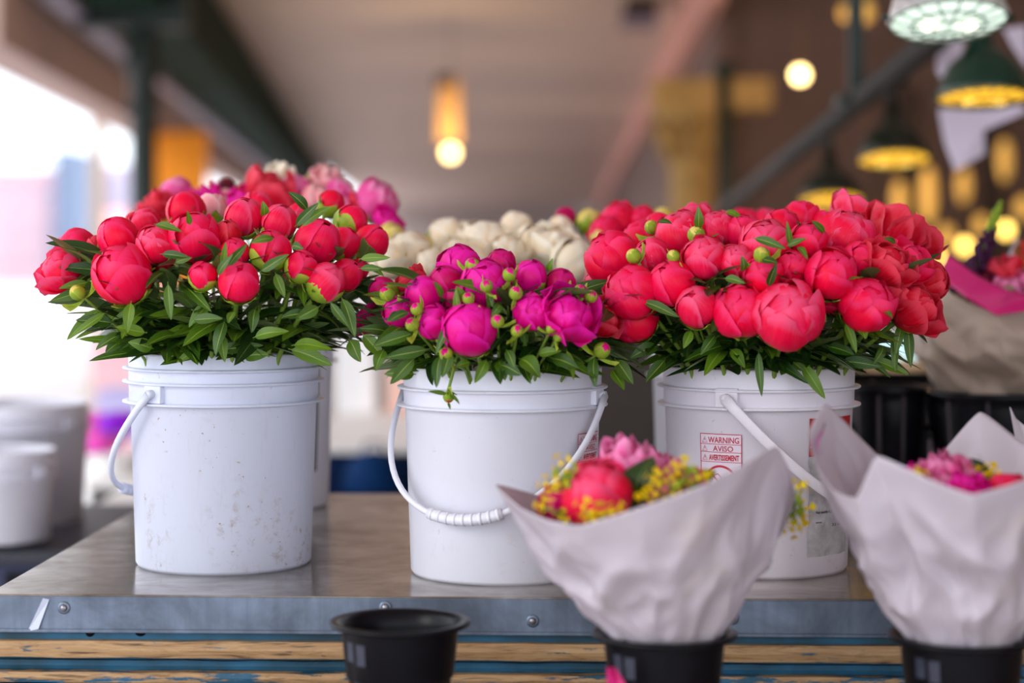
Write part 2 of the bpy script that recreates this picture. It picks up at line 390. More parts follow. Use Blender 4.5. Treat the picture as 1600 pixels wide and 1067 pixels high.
def pendant(label, px, py, D, R, lens, shade, rail=None, tilt=12):
    q = P(px, py, D); r = thing('pendant_lamp', label, 'lamp', q, 'caged lamps on the slanting rail'); r.rotation_euler.x = -math.radians(tilt)
    s = R/.175
    MB().lathe([(a*s, b*s) for a, b in ((.175, 0), (.180, .012), (.172, .03), (.160, .075), (.128, .13), (.075, .175), (.05, .20), (.046, .27), (.0, .28))], 40).put('shade', shade, r)
    MB().lathe([(.171*s, .006*s), (.12*s, -.004*s), (.06*s, -.010*s), (.001, -.012*s)], 40).put('lens', lens, r)
    MB().tube([(0, 0, .27*s), (0, 0, .44*s)], .028*s, 10).put('neck', shade, r)
    for rr, z in ((.173, -.004), (.11, -.014), (.045, -.02)):
        MB().tube([(math.cos(2*PI*k/32)*rr*s, math.sin(2*PI*k/32)*rr*s, z*s) for k in range(33)], .0034*s, 5, False).put('guard_ring', c_darkgreenwire, r)
    for k in range(16):
        g = 2*PI*k/16; MB().tube([(math.cos(g)*rr*s, math.sin(g)*rr*s, z*s) for rr, z in ((.172, -.004), (.11, -.014), (.045, -.02))], .0028*s, 5).put('guard_wire', c_darkgreenwire, r)
    MB().tube([(0, -.172*s, -.006*s), (0, -.04*s, -.022*s), (0, .04*s, -.022*s), (0, .172*s, -.006*s)], .003*s, 5).put('guard_bar', c_darkgreenwire, r)
    for sx in (-1, 1):
        MB().tube([(sx*.17*s, 0, .012*s), (sx*.197*s, 0, .012*s)], .011*s, 8).put('side_knob', c_darkgreenwire, r)
        mb = MB().tube([(sx*.055*s, 0, -.014*s), (sx*.055*s, 0, -.021*s)], .026*s, 14); mb.put('bulb', M['filament'] if lens == M['lens_white'] else M['amber_bulb'], r)
    return r
c_darkgreenwire = plain('wire_guard', srgb(30, 48, 38), .5)
pendant('white-lit round caged lamp at the very top, pale chipped shade', 1482, 33, 3.9, .115, M['lens_white'], M['enamel_w'], tilt=15)
pendant('amber-lit lamp with a green enamel bell shade over the hanging papers', 1537, 153, 4.9, .113, M['lens_amber'], M['enamel'], tilt=9)
pendant('amber-lit lamp with a dark olive shade, middle of the row', 1397, 250, 6.3, .112, M['lens_amber'], M['enamel_b'], tilt=13)
pendant('amber-lit lamp just above the coral peonies, last in the row', 1298, 314, 7.6, .120, M['lens_amber'], M['enamel_b'], tilt=13)
o = thing('lamp_rail', 'long slanting dark steel rail the caged lamps hang from', 'rail', P(1300, 190, 6.6))
a, b = P(1500, 30, 4.9)-o.location, P(1100, 352, 10.5)-o.location
MB().tube([a, b], [.036, .036], 12).put('pipe', plain('dark_steel_pipe', srgb(46, 42, 36), .7), o)
for px, py, D in ((1397, 135, 5.95), (1298, 205, 6.75)):
    MB().tube([P(px, py, D)-o.location, P(px, py-22, D)-o.location], .04, 10).put('hanger_clamp', c_green, o)
def bulb(px, py, D, r, m, label, cat='bulb', name='globe_bulb', sy=1, group=None):
    q = P(px, py, D); t_ = thing(name, label, cat, q, group)
    mb = MB().lathe([(max(.0005, r*math.sin(PI*k/12)), -r*sy*math.cos(PI*k/12)) for k in range(13)], 20); mb.put('globe', m, t_)
    MB().tube([(0, 0, r*sy*.9), (0, 0, r*sy+.06)], r*.35, 10).put('socket', c_darkbrown, t_)
    MB().tube([(0, 0, r*sy+.05), (0, 0, max(.1, CZ-q.z))], .004, 5).put('cord', c_darkbrown, t_)
    return t_
bulb(704, 239, 19.5, .06, M['globe'], 'glowing round bulb hanging alone below the pale ceiling')
bulb(1250, 117, 12.5, .045, M['globe'], 'glowing round bulb against the brown wall left of the slanting rail')
bulb(1320, 20, 12, .03, M['globe_dim'], 'small amber bulb left of the dark hanger post', sy=1.6)
bulb(1353, 18, 12, .045, M['globe_dim'], 'small amber bulb right of the dark hanger post', sy=1.5)
bulb(1507, 384, 12.5, .036, M['globe_y'], 'bright yellow bulb low beside the lupine spike', sy=1.2)  # this and the next two: glowing balls standing in for bottle reflections
bulb(1572, 359, 12.5, .036, M['globe_y'], 'bright yellow bulb right behind the lupine spike', sy=1.2)
bulb(1466, 402, 13, .028, M['globe_y'], 'yellow bulb half hidden behind the red peonies edge', sy=1.3)
for (px, py, sy, r, s) in ((1570, 250, 3.2, .05, 'tall amber glow hanging beside the white papers'), (1506, 290, 2.6, .05, 'tall amber glow just under the white papers'), (1450, 305, 3.6, .06, 'long dull amber glow between lamp row and papers'),
                     (1533, 352, 1.6, .05, 'dull amber glow behind the lupine tip'), (1600, 325, 1.4, .06, 'amber glow cut by the picture edge above the bouquet'), (1405, 315, 3.2, .05, 'faint tall amber glow over the reddest peonies'), (1478, 370, 1.5, .06, 'dull amber glow above the yellow bulb by the red peonies')):
    bulb(px, py, 14.5, r, M['globe_dim'], s, 'lantern', 'amber_lantern', sy)  # reflections on bottles, added as glowing shapes, no lamps there
# pendant stem and warm lamp light on the pale ceiling drop
q = P(704, 239, 19.5)
o = thing('ceiling_drop', 'short tan pillar drop above the lone round bulb', 'pillar', (q.x-.02, q.y+.3, q.z+.12))
boxo('shaft', plain('tan_drop', srgb(222, 176, 110), .7), -.11, .11, -.1, .1, 0, .62, o); boxo('cap_plate', c_darkbrown, -.14, .05, -.12, .12, .55, .66, o)
def pt(loc, e, col, r=.1):
    l = bpy.data.lights.new('bulb_light', 'POINT'); l.energy = e; l.color = col; l.shadow_soft_size = r
    x = bpy.data.objects.new('bulb_light', l); C.objects.link(x); x.location = loc
pt((q.x, q.y-.2, q.z+.18), 16, (1, .66, .3))
pt(P(1250, 117, 12.2), 18, (1, .6, .3)); pt(P(1540, 390, 12), 10, (1, .6, .25))  # second light stands by the yellow glints, with no lamp there
for (x, y) in ((-.5, 24), (.5, 32), (-.5, 42), (0, 56)): pt((x, y, HC+.35), 20, (1, .74, .55), .3)  # unseen warm lights added to brighten the hall ceiling
pt((2.6, 13.5, HC+.9), 12, (1, .66, .42), .2)  # warm light near the brown wall, without a lamp body

# hanging white papers behind lamp two
def sheet(name, pix, D, mat, thick=.0015, parent=None, bow=.01):
    c = [P(x, y, D) for x, y in pix]; cen = sum(c, Vector())/len(c)
    mb = MB(); mb.v = [tuple(p-cen+Vector((0, bow*math.sin(i*2.1), 0))) for i, p in enumerate(c)]+[(0, 0, 0)]
    n = len(c)
    for i in range(n): mb.face((n, i, (i+1) % n))
    return mb, cen
pm = plain('white_sheet', srgb(226, 214, 232), .7, var=.03)
for k, (pix, s) in enumerate(((((1466, 170), (1602, 165), (1602, 175), (1537, 202), (1540, 240), (1492, 268), (1476, 225)), 'white paper sheet with torn lower corner hanging below the green lamp'),
                ((( 1464, 66), (1508, 62), (1500, 100), (1472, 125), (1464, 110)), 'small white paper scrap hanging by the end of the rail'),
                (((1568, 45), (1605, 40), (1605, 110), (1580, 70)), 'white paper corner beside the green lamp shade'))):
    mb, cen = sheet('paper', pix, 5.4, pm); o = mb.put('hanging_paper', pm, smooth=False); o.location = cen; solid(o, .002); tag(o, s, 'paper')

# ------------------------------------------------------------------ table
t0 = Vector((-.7215, 2.734, TZ)); th = math.radians(-2.0)
table = thing('market_table', 'long steel-topped market table with layered wooden front edge', 'table', (t0.x, t0.y, 0), None, th)
TW = 2.35; TD = 1.17
bevel(MB().box(0, TW, 0, TD, TZ-.012, TZ).put('tabletop', M['steel'], table, False), .0015)
bevel(MB().box(0, TW, -.003, .012, TZ-.051, TZ-.002).put('apron', M['apron'], table, False), .001)
bevel(MB().box(0, TW, -.0055, .0, TZ-.0515, TZ-.0465).put('hem', M['apron'], table, False), .001)
MB().box(0, .012, .012, TD, TZ-.051, TZ-.012).put('side_apron', M['apron'], table, False)
MB().box(.005, TW, .006, .03, TZ-.063, TZ-.051).put('plank', M['blue_paint'], table, False)
def plank(z0, z1, y, m, sd):
    random.seed(sd); mb = MB(); n = 70
    def fn(u, v):
        q = v*5
        jz = noise.noise(Vector((u*30, sd, 0)))*.0016; jt = noise.noise(Vector((u*40, sd+5, 0)))*.0016
        ring = [(.05, z0), (y, z0+jz), (y-.003, (z0+z1)/2), (y, z1+jt), (.05, z1)]
        k = min(int(round(v*4)), 4); return (u*TW, ring[k][0], ring[k][1])
    mb.grid(fn, n, 4); return mb.put('plank', m, table, False)
plank(TZ-.085, TZ-.0625, -.006, M['bare_wood'], 1)
plank(TZ-.105, TZ-.092, .012, M['blue_paint'], 2)
plank(TZ-.1195, TZ-.1055, -.004, M['half_wood'], 3)
plank(TZ-.133, TZ-.125, .006, M['blue_paint'], 4)
plank(TZ-.150, TZ-.134, -.004, M['half_wood'], 5)
boxo('frame_board', M['blue_paint'], 0, TW, .02, .05, TZ-.16, TZ-.051, table)
boxo('front_skirt', M['blue_paint'], .01, TW, .05, .07, .2, TZ-.15, table)
for x, y in ((.04, .08), (TW-.04, .08), (.04, TD-.05), (TW-.04, TD-.05)): boxo('leg', M['blue_paint'], x-.035, x+.035, y-.035, y+.035, 0, TZ-.06, table)
boxo('lower_shelf', M['half_wood'], .3, TW, -.52, .04, TZ-.165-.02, TZ-.163, table)
for x in (.32, 1.1, TW-.05): boxo('shelf_leg', M['half_wood'], x-.02, x+.02, -.5, -.46, 0, TZ-.185, table)
c_riv = plain('rivet_metal', srgb(150, 150, 155), .3, .8)
for px, py in ((97, 952), (603, 948), (833, 968), (1143, 962)):
    q = P(px, py, 2.715); x = (q.x-t0.x); z = q.z
    MB().lathe([(.0001, .004), (.003, .0035), (.0048, .002), (.005, 0)], 14).put('rivet', c_riv, table, mw=Matrix.Translation((x, -.004, z)) @ Matrix.Rotation(PI/2, 4, 'X'))
    MB().lathe([(.0052, .0008), (.0085, .0008), (.0088, 0)], 18).put('washer', M['apron'], table, mw=Matrix.Translation((x, -.004, z)) @ Matrix.Rotation(PI/2, 4, 'X'))
mt = plain('clear_tape', srgb(196, 204, 224), .25)
mb = MB(); mb.v = [(0, 0, 0), (.022, -.002, .046), (.030, 0, .044), (.016, -.003, .004)]; mb.face((0, 3, 2, 1)); solid(mb.put('tape_scrap', mt, table, False, Matrix.Translation((.058, -.0045, TZ-.050))), .0006)
for px, py, r in ((217, 987, .0085), (137, 991, .006)):
    q = P(px, py, 2.72); MB().lathe([(.0001, .0), (r, 0), (r, -.004)], 16).put('nail_hole', M['black_plastic'], table, mw=Matrix.Translation((q.x-t0.x, .004, q.z)) @ Matrix.Rotation(PI/2, 4, 'X'))

# ------------------------------------------------------------------ white buckets
def text_mesh(txt, height, width=None, bold=0):
    cu = bpy.data.curves.new('txt', 'FONT'); cu.body = txt; cu.size = 1; cu.resolution_u = 3; cu.offset = bold
    o = bpy.data.objects.new('txt', cu); C.objects.link(o)
    bpy.context.view_layer.update()
    me = bpy.data.meshes.new_from_object(o); bpy.data.objects.remove(o)
    xs = [v.co.x for v in me.vertices]; ys = [v.co.y for v in me.vertices]
    sy = height/.70; sx = sy if width is None else width/(max(xs)-min(xs)); x0 = min(xs)
    vs = [((v.co.x-x0)*sx, v.co.y*sy) for v in me.vertices]; fs = [tuple(p.vertices) for p in me.polygons]
    bpy.data.meshes.remove(me); return vs, fs
class Bucket:
    def __init__(s, label, cx, cy, z, H, R, Rb, rings, mat, ear=None, ears_deg=0, out=.17, drop=.16, side=1, grip=True, hand=.0056, group='white plastic flower buckets'):
        s.H, s.R, s.Rb = H, R, Rb; s.c = Vector((cx, cy, z))
        s.o = thing('plastic_bucket', label, 'bucket', s.c, group)
        s.rings = rings; y3 = H-rings[-1]
        prof = [(.0005, .004), (Rb-.012, .004), (Rb-.010, 0), (Rb-.004, .0), (Rb, .006), (R-.003, y3), (R-.001, y3+.002), (R, H-.003), (R-.001, H), (R-.004, H), (R-.0045, H-.004), (R-.006, y3), (Rb-.003, .012), (.0005, .012)]
        MB().lathe(prof, 96).put('body', mat, s.o)
        for d in rings:
            z1 = H-d
            MB().lathe([(R-.002, z1+.0025), (R+.0085, z1+.0012), (R+.009, z1-.0005), (R+.008, z1-.002), (R-.002, z1-.0035)], 96).put('rim_ring', mat, s.o)
        g = math.radians(ears_deg); e = Vector((math.sin(g), -math.cos(g), 0)); tz = H-rings[-1]+.016
        for sg in (1, -1):
            d = e*sg; t = Vector((-d.y, d.x, 0)); mb = MB(); hw, hh = .017, .0135; r0, r1 = R-.002, R+.0075
            for rr in (r0, r1):
                for a_ in (-hw, hw):
                    for b_ in (-hh, hh): mb.v.append(tuple(d*(math.sqrt(rr*rr-a_*a_))+t*a_+Vector((0, 0, tz+b_))))
            for q in ((0, 1, 3, 2), (4, 6, 7, 5), (0, 4, 5, 1), (2, 3, 7, 6), (0, 2, 6, 4), (1, 5, 7, 3)): mb.face(q)
            bevel(mb.put('ear', mat, s.o, False), .0015)
            MB().tube([tuple(d*(r1-.002)+Vector((0, 0, tz))), tuple(d*(r1+.008)+Vector((0, 0, tz)))], .0065, 14).put('pivot', mat, s.o)
        n = Vector((e.y, -e.x, 0))*side; pts = []
        for k in range(41):
            t = PI*k/40; st = math.sin(t)**.82
            rr = R+.0135
            pts.append(e*math.cos(t)*rr + n*out*st + Vector((0, 0, tz-drop*st)))
        if not grip: return
        h = MB().tube(pts, [hand*(1.15 if k in (0, 40) else 1) for k in range(41)], 12, thin=.8 if hand < .006 else .35).put('handle', mat, s.o)
        if grip:
            gp = pts[15:25]; MB().tube(gp, .0082, 12).put('grip', mat, h)
            for k in range(0, 9):
                p = gp[k]; q = gp[k+1]; m_ = (p+q)/2; dd = (q-p).normalized()*.0022
                MB().tube([m_-dd, m_+dd], .0088, 12).put('grip_rib', mat, h)
    def rad(s, t):  # t below rim, negative numbers go down
        z = s.H+t; k = max(0, min(1, z/(s.H-s.rings[-1]))); return s.Rb+(s.R-s.Rb-.002)*k
    def at(s, phi, t, off=.0008):
        r = s.rad(t)+off; return Vector((math.sin(phi)*r, -math.cos(phi)*r, s.H+t))
    def text(s, txt, phi, t, h, wd, mat, parent, bold=0):
        vs, fs = text_mesh(txt, h, wd, bold); mb = MB()
        for x, y in vs: mb.v.append(tuple(s.at(phi+x/s.R, t+y)))
        for f in fs: mb.face(f)
        return mb.put('lettering', mat, parent, False)
    def strip(s, pts, wd, mat, parent, name='printed_line', off=.0008):
        mb = MB(); P2 = []
        for (a, b) in zip(pts[:-1], pts[1:]):
            n = max(1, int(math.hypot(b[0]-a[0], b[1]-a[1])/.006))
            for k in range(n): P2.append((a[0]+(b[0]-a[0])*k/n, a[1]+(b[1]-a[1])*k/n))
        P2.append(pts[-1])
        for k, p in enumerate(P2):
            a = P2[max(0, k-1)]; b = P2[min(len(P2)-1, k+1)]; dx, dy = b[0]-a[0], b[1]-a[1]; L = math.hypot(dx, dy) or 1
            nx, ny = -dy/L*wd/2, dx/L*wd/2
            mb.v.append(tuple(s.at((p[0]+nx)/s.R, p[1]+ny, off))); mb.v.append(tuple(s.at((p[0]-nx)/s.R, p[1]-ny, off)))
            if k: i = len(mb.v); mb.face((i-4, i-3, i-1, i-2))
        return mb.put(name, mat, parent, False)
    def patch(s, s0, s1, t0, t1, mat, parent, name, off=.0005, ragged=0):
        def fn(u, v):
            a = s0+(s1-s0)*u; t = t0+(t1-t0)*v
            if ragged: t += noise.noise(Vector((u*6, v*2, ragged)))*.008*(1 if v > .5 else .2); a += noise.noise(Vector((v*9, ragged, 2)))*.004
            return s.at(a/s.R, t, off)
        return MB().grid(fn, 14, 14).put(name, mat, parent)
def warning(b, phi0, t0):
    m = M['red_ink']; R = b.R; W, s0 = .066, phi0*b.R; r = b.patch(s0, s0+W, t0-.118, t0, m_warn, b.o, 'warning_print', .0003)
    b.strip([(s0, t0), (s0+W, t0), (s0+W, t0-.118), (s0, t0-.118), (s0, t0)], .0011, m, r)
    for y in (.0145, .026, .040): b.strip([(s0, t0-y), (s0+W, t0-y)], .0008, m, r)
    for k, (txt, x, wd, h) in enumerate((('WARNING', .0135, .049, .0085), ('AVISO', .0215, .032, .0078), ('AVERTISSEMENT', .0145, .048, .0078))):
        yb = (.0125, .0245, .0375)[k]
        b.text(txt, (s0+x)/R, t0-yb, h, wd, m, r, .012 if k < 2 else .03)
        tx = s0+.0075; b.strip([(tx-.0042, t0-yb), (tx+.0042, t0-yb), (tx, t0-yb+.0082), (tx-.0042, t0-yb)], .0007, m, r)
        b.strip([(tx, t0-yb+.0058), (tx, t0-yb+.0028)], .0009, m, r)
    cxs, cyt, rr = s0+.033, t0-.072, .026
    b.strip([(cxs+math.cos(2*PI*k/36)*rr, cyt+math.sin(2*PI*k/36)*rr) for k in range(37)], .0032, m, r)
    b.strip([(cxs-rr*.7, cyt+rr*.7), (cxs+rr*.7, cyt-rr*.7)], .0028, m, r)
    b.strip([(cxs-.015, cyt+.002), (cxs-.012, cyt+.012), (cxs-.004, cyt+.015), (cxs+.001, cyt+.010), (cxs, cyt+.002), (cxs+.014, cyt+.001), (cxs+.012, cyt-.018), (cxs-.010, cyt-.018), (cxs-.013, cyt-.004), (cxs, cyt-.003)], .0011, m, r)
m_warn = plain('label_white', srgb(226, 214, 226), .5, var=.04)
B1 = Bucket('white bucket with three rings and brown scuffs near its base', *(P(350, 400, 3.016).xy), TZ, .320, .1425, .1315, (.023, .043, .073), M['bucket_dirty'], None, -36, .17, .165, 1)
B2 = Bucket('clean white bucket with its ribbed handle hanging across the front', *(P(785, 400, 2.93).xy), TZ, .303, .146, .1345, (.030, .056), M['bucket'], None, 68, .158, .168, 1)
B3 = Bucket('white bucket with the red WARNING print and a worn grey label', *(P(1185, 400, 2.98).xy), TZ, .301, .1425, .1315, (.030, .056), M['bucket_c'], None, -25, .165, .165, -1, True, .0078)
warning(B3, -.76, -.093); warning(B2, .86, -.093)
# worn product label on the third bucket
s0 = .43*B3.R
B3.patch(s0, s0+.1, -.27, -.125, M['grey_label'], B3.o, 'worn_label', .0004, 3)
B3.patch(s0-.001, s0+.1, -.125, -.070, M['darkred'], B3.o, 'red_band', .0006)
for t_ in (-.098, -.111): B3.strip([(s0, t_), (s0+.1, t_)], .0008, m_warn, B3.o, 'band_line', .001)
for txt, ds, t_, h, wd in (('Made in the USA', .022, -.146, .0032, .03), ('Container, store', .022, -.160, .004, .036), ('upright, keep dry', .022, -.1665, .004, .036), ('and clean inside', .022, -.173, .004, .036), ('Net weight 4.25 kg', .014, -.208, .0042, .042), ('www', .014, -.222, .0032, .012), ('3.5 GAL', .05, -.228, .004, .03)):
    B3.text(txt, (s0+ds)/B3.R, t_, h, wd, M['black_ink'], B3.o, .02)
# back buckets
B4 = Bucket('white bucket with a dark vertical label standing behind the scuffed one', *(P(401, 400, 3.72).xy), TZ, .325, .145, .134, (.03, .056), M['bucket'], None, 140, .16, .16, 1, False)
s0 = .80*B4.R
B4.patch(s0, s0+.035, -.255, -.045, plain('dark_print', srgb(84, 84, 92), .6, var=.5, vs=60), B4.o, 'dark_label', .0008)
B5 = Bucket('white bucket of cream peonies hidden behind the clean bucket', *(P(770, 400, 3.62).xy), TZ, .305, .142, .132, (.03, .056), M['bucket'], None, 200, .16, .16, 1, False)
B6 = Bucket('white bucket of pale coral peonies hidden behind the WARNING one', *(P(1140, 400, 3.62).xy), TZ, .305, .142, .132, (.03, .056), M['bucket'], None, 200, .16, .16, 1, False)

# ------------------------------------------------------------------ black pots
def pot(label, px, D, z, grp='black plastic nursery pots', Rm=.0875, H=.125):
    q = P(px, 400, D); o = thing('nursery_pot', label, 'pot', (q.x, q.y, z-H), grp)
    s = Rm/.0875
    MB().lathe([(a*s, b) for a, b in ((.001, .002), (.052, .002), (.056, 0), (.060, .004), (.0635, .055), (.0665, .056), (.067, .058), (.0725, H-.014), (.0735, H-.010), (.0735, H-.004), (.079, H-.003), (.083, H-.004), (.0865, H-.006), (.0875, H-.004), (.087, H-.001), (.083, H), (.077, H-.001), (.0715, H-.006), (.069, H-.02), (.062, .06), (.056, .01), (.001, .008))], 72).put('body', M['black_plastic'], o)
    for a_, t_, hh in ((-.95, H-.032, .012), (-.68, H-.034, .013), (-.8, .045, .012)):
        def fn(u, v, a_=a_, t_=t_, hh=hh):
            an = a_+(u-.5)*.2; rr = (.0635+(.0735-.0635)*((t_)/(H)))+.004*s*0+.0022
            z_ = t_+(v-.5)*2*hh; rr = .060+.0135*z_/H+.0026 if z_ < .056 else .0640+.0095*(z_/H)**1.0+.0008
            return Vector((math.sin(an)*rr*s, -math.cos(an)*rr*s, z_))
        MB().grid(fn, 5, 5).put('dusty_mark', M['dusty_black'], o)
    return o
PZ = HC-.452
pot('empty black plastic nursery pot standing by itself', 625, 2.475, PZ)
pot('black nursery pot under the fully visible paper-wrapped bouquet', 1038, 2.40, PZ)
pot('black nursery pot under the paper-wrapped bouquet cut by the picture edge', 1503, 2.38, PZ)
o = tag(MB().put('pink_tissue', M['tissue']), 'bright pink paper corner sticking out beside the black pot', 'paper') if False else None
mb, cen = sheet('tissue', ((948, 1042), (962, 1046), (980, 1072), (984, 1100), (950, 1100)), 2.31, M['tissue'])
o = mb.put('pink_paper_scrap', M['tissue'], smooth=False); o.location = cen; solid(o, .001); tag(o, 'bright pink paper corner tucked against the black pot', 'paper')

# ------------------------------------------------------------------ flowers
_pc = {}
def petal_mesh(L, W, th0, seed, spiral=.05, ruffle=.02, flare=0, cup=.05, nu=8, nv=9, pointed=0, notch=.05):
    key = (L, W, th0, seed, spiral, ruffle, flare, cup, nu, nv, pointed)
    if key in _pc: return _pc[key]
    rnd = random.Random(seed*7919+int(L*100)); ph = rnd.uniform(0, 6); o1, o2 = rnd.uniform(0, 50), rnd.uniform(0, 50)
    def fn(uu, v):
        u = uu*2-1
        s = v*L*(1-.16*u*u-.14*u**6+notch*math.sin(3*u+ph)*v)
        if pointed: wd = W*math.sin(min(1, v*1.15+.12)*PI)**.55 if v*1.15+.12 < .5 else W*(1-max(0, (v-.33)/.67)**1.6)
        else: wd = W*math.sin(min(1, v*1.35+.10)*PI/2)**.8
        a = u*wd; t = th0+s
        rf = ruffle*(v**2)*(noise.noise(Vector((u*2.2+o1, v*1.6, o2)))*2.2 + .6*noise.noise(Vector((u*6+o1, v*2, o2))))
        r = 1+spiral*u*min(1, v*2)+cup*(1-u*u)*math.sin(v*PI)+rf+flare*v**3+flare*.3*abs(u)*v
        p = Vector((math.sin(t)*math.cos(a), math.sin(a), -math.cos(t)*math.cos(a)))*r
        return (p.x, p.y, p.z*1.05)
    me = MB().grid(fn, nu, nv).mesh('petal'); _pc[key] = me; return me
_cb = MB().lathe([(max(.001, math.sin(PI*k/10)), -1.05*math.cos(PI*k/10)) for k in range(11)], 16); _cb.uv = [(.5, .6)]*len(_cb.uv); _core = _cb.mesh('core')
def rotz(a): return Matrix.Rotation(a, 4, 'Z')
def rotx(a): return Matrix.Rotation(a, 4, 'X')
def roty(a): return Matrix.Rotation(a, 4, 'Y')
def frame(pos, axis, scale, spin):
    q = Vector(axis).normalized().to_track_quat('Z', 'Y').to_matrix().to_4x4()
    return Matrix.Translation(pos) @ q @ rotz(spin) @ Matrix.Scale(scale, 4)
rng = random.Random(11)
def bloom(root, Mx, kind, col, low=False):
    m = M[col]; R = rng
    def lay(n, k, L, W, off=0, tilt=.03, **kw):
        for i in range(n):
            me = petal_mesh(L, W, TH0, R.randrange(5), **kw)
            s = k*R.uniform(.975, 1.03)
            link('petal', me, root, m, Mx @ rotz(off+2*PI*(i+R.uniform(-.12, .12))/n) @ roty(R.uniform(-tilt, tilt)) @ Matrix.Scale(s, 4))
    def sep(n, L, W, k=1.03, off=0, pointed=1, fl=0.02):
        for i in range(n):
            me = petal_mesh(L, W, .05, R.randrange(3), spiral=.02, ruffle=.02, flare=fl, cup=.03, nu=6, nv=7, pointed=pointed)
            link('sepal', me, root, M['sepal'], Mx @ rotz(off+2*PI*(i+R.uniform(-.15, .15))/n) @ Matrix.Scale(k, 4))
    TH0 = .18
    link('petal_core', _core, root, m, Mx @ Matrix.Scale(.80 if kind not in ('ruffle',) else .62, 4))
    o = R.uniform(0, 6)
    if kind == 'bud':
        lay(3, .90, 2.95, .95, o, spiral=.10, cup=.05); lay(4, 1.0, 2.7, 1.0, o+.5, spiral=.07, cup=.03)
        sep(4, 1.4, .86, 1.12, o)
    elif kind == 'gbud':
        lay(3, .90, 2.9, .95, o, spiral=.08); lay(3, .98, 2.7, 1.0, o+.5, spiral=.06, cup=.03)
        sep(4, 1.75, .80, 1.09, o, 0, -.06); sep(2, 1.2, .6, 1.08, o+.8, 1, .1)
    elif kind == 'globe':
        lay(4, .88, 2.9, .85, o, spiral=.10, cup=.07, ruffle=.03); lay(4, .97, 2.55, .92, o+.4, spiral=.08, cup=.07, ruffle=.05, flare=.0); lay(4, 1.04, 2.15, .95, o+.9, spiral=.06, cup=.04, ruffle=.06, flare=.03)
        sep(4, 1.2, .76, 1.14, o)
    elif kind == 'lobe':
        lay(4, .84, 2.9, .8, o, spiral=.08, cup=.18, ruffle=.06); lay(4, .93, 2.5, .82, o+.4, .16, spiral=.07, cup=.22, ruffle=.10, flare=.02); lay(4, .99, 2.1, .95, o+.9, .2, spiral=.09, cup=.20, ruffle=.14, flare=.08)
        sep(4, 1.0, .66, 1.15, o)
    elif kind == 'open':
        lay(5, .80, 2.7, .7, o, spiral=.06, cup=.12, ruffle=.08); lay(5, .92, 2.3, .8, o+.4, .15, spiral=.05, cup=.10, ruffle=.14, flare=.06); lay(6, 1.0, 1.85, .85, o+.9, .18, spiral=.05, cup=.05, ruffle=.16, flare=.38)
        sep(3, .9, .55, 1.05, o)
    elif kind == 'ruffle':
        n1, n2, n3 = (5, 6, 6) if low else (7, 8, 8)
        lay(n1, .72, 2.7, .5, o, .25, spiral=.05, cup=.05, ruffle=.30); lay(n2, .86, 2.25, .55, o+.4, .3, spiral=.05, cup=.05, ruffle=.30, flare=.1); lay(n3, 1.0, 1.75, .7, o+.9, .3, spiral=.05, cup=.03, ruffle=.25, flare=.2)
        sep(3, .8, .5, 1.0, o)
    elif kind == 'green':
        sep(5, 2.9, .80, 1.0, o, 0, -.05); link('bud_tip', _core, root, m, Mx @ Matrix.Translation((0, 0, .06)) @ Matrix.Scale(.93, 4)); sep(2, 1.6, .22, 1.25, o+.4, 1, .9)

# leaves
def leaf_mesh(seed):
    rnd = random.Random(seed); c1 = rnd.uniform(.03, .16); tw = rnd.uniform(-.5, .5); fold = rnd.uniform(.12, .4); wv = rnd.uniform(-.06, .06)
    def fn(uu, v):
        u = uu*2-1
        hw = .035 if v < .10 else .035+.465*math.sin(PI*((v-.10)/.90)**.72)**.85*(1 if v < 1 else 0)
        if v >= 1: hw = .004
        x = u*hw; z = abs(u)*hw*fold; a = tw*v
        return (x*math.cos(a)+wv*math.sin(v*5), v, (z+x*math.sin(a))+c1*math.sin(PI*v)*3)
    return MB().grid(fn, 6, 12).mesh('leaf')
LEAF = [leaf_mesh(k) for k in range(9)]
def leaf(root, p0, p1, wd, mat='leaf', up=None, name='leaf', k=None):
    """blade from p0 to p1 in world space"""
    p0, p1 = Vector(p0), Vector(p1); y = p1-p0; L = y.length; y.normalize()
    z = Vector(up) if up is not None else Vector((rng.uniform(-.5, .5), -.6, .8))
    x = y.cross(z).normalized(); z = x.cross(y)
    m = Matrix((x*wd, y*L, z*wd)).transposed().to_4x4(); m.translation = p0-root.location
    return link(name, LEAF[rng.randrange(9) if k is None else k], root, M[mat], m)
def bez(a, b, c, d, n=9):
    out = []
    for k in range(n+1):
        t = k/n; s = 1-t; out.append(a*s**3+b*3*s*s*t+c*3*s*t*t+d*t**3)
    return out
COLN = {'coral': 'coral red', 'rose': 'salmon pink', 'crimson': 'crimson', 'magenta': 'magenta', 'plum': 'dark magenta', 'pink': 'bright pink', 'blush': 'pale pink', 'cream': 'cream', 'yellow': 'yellow-green', 'maroon': 'dark maroon'}
KIN = {'bud': 'furled', 'gbud': 'half green closed', 'globe': 'rounded', 'lobe': 'lobed', 'open': 'loosely opened', 'ruffle': 'ruffled', 'green': 'small green closed'}
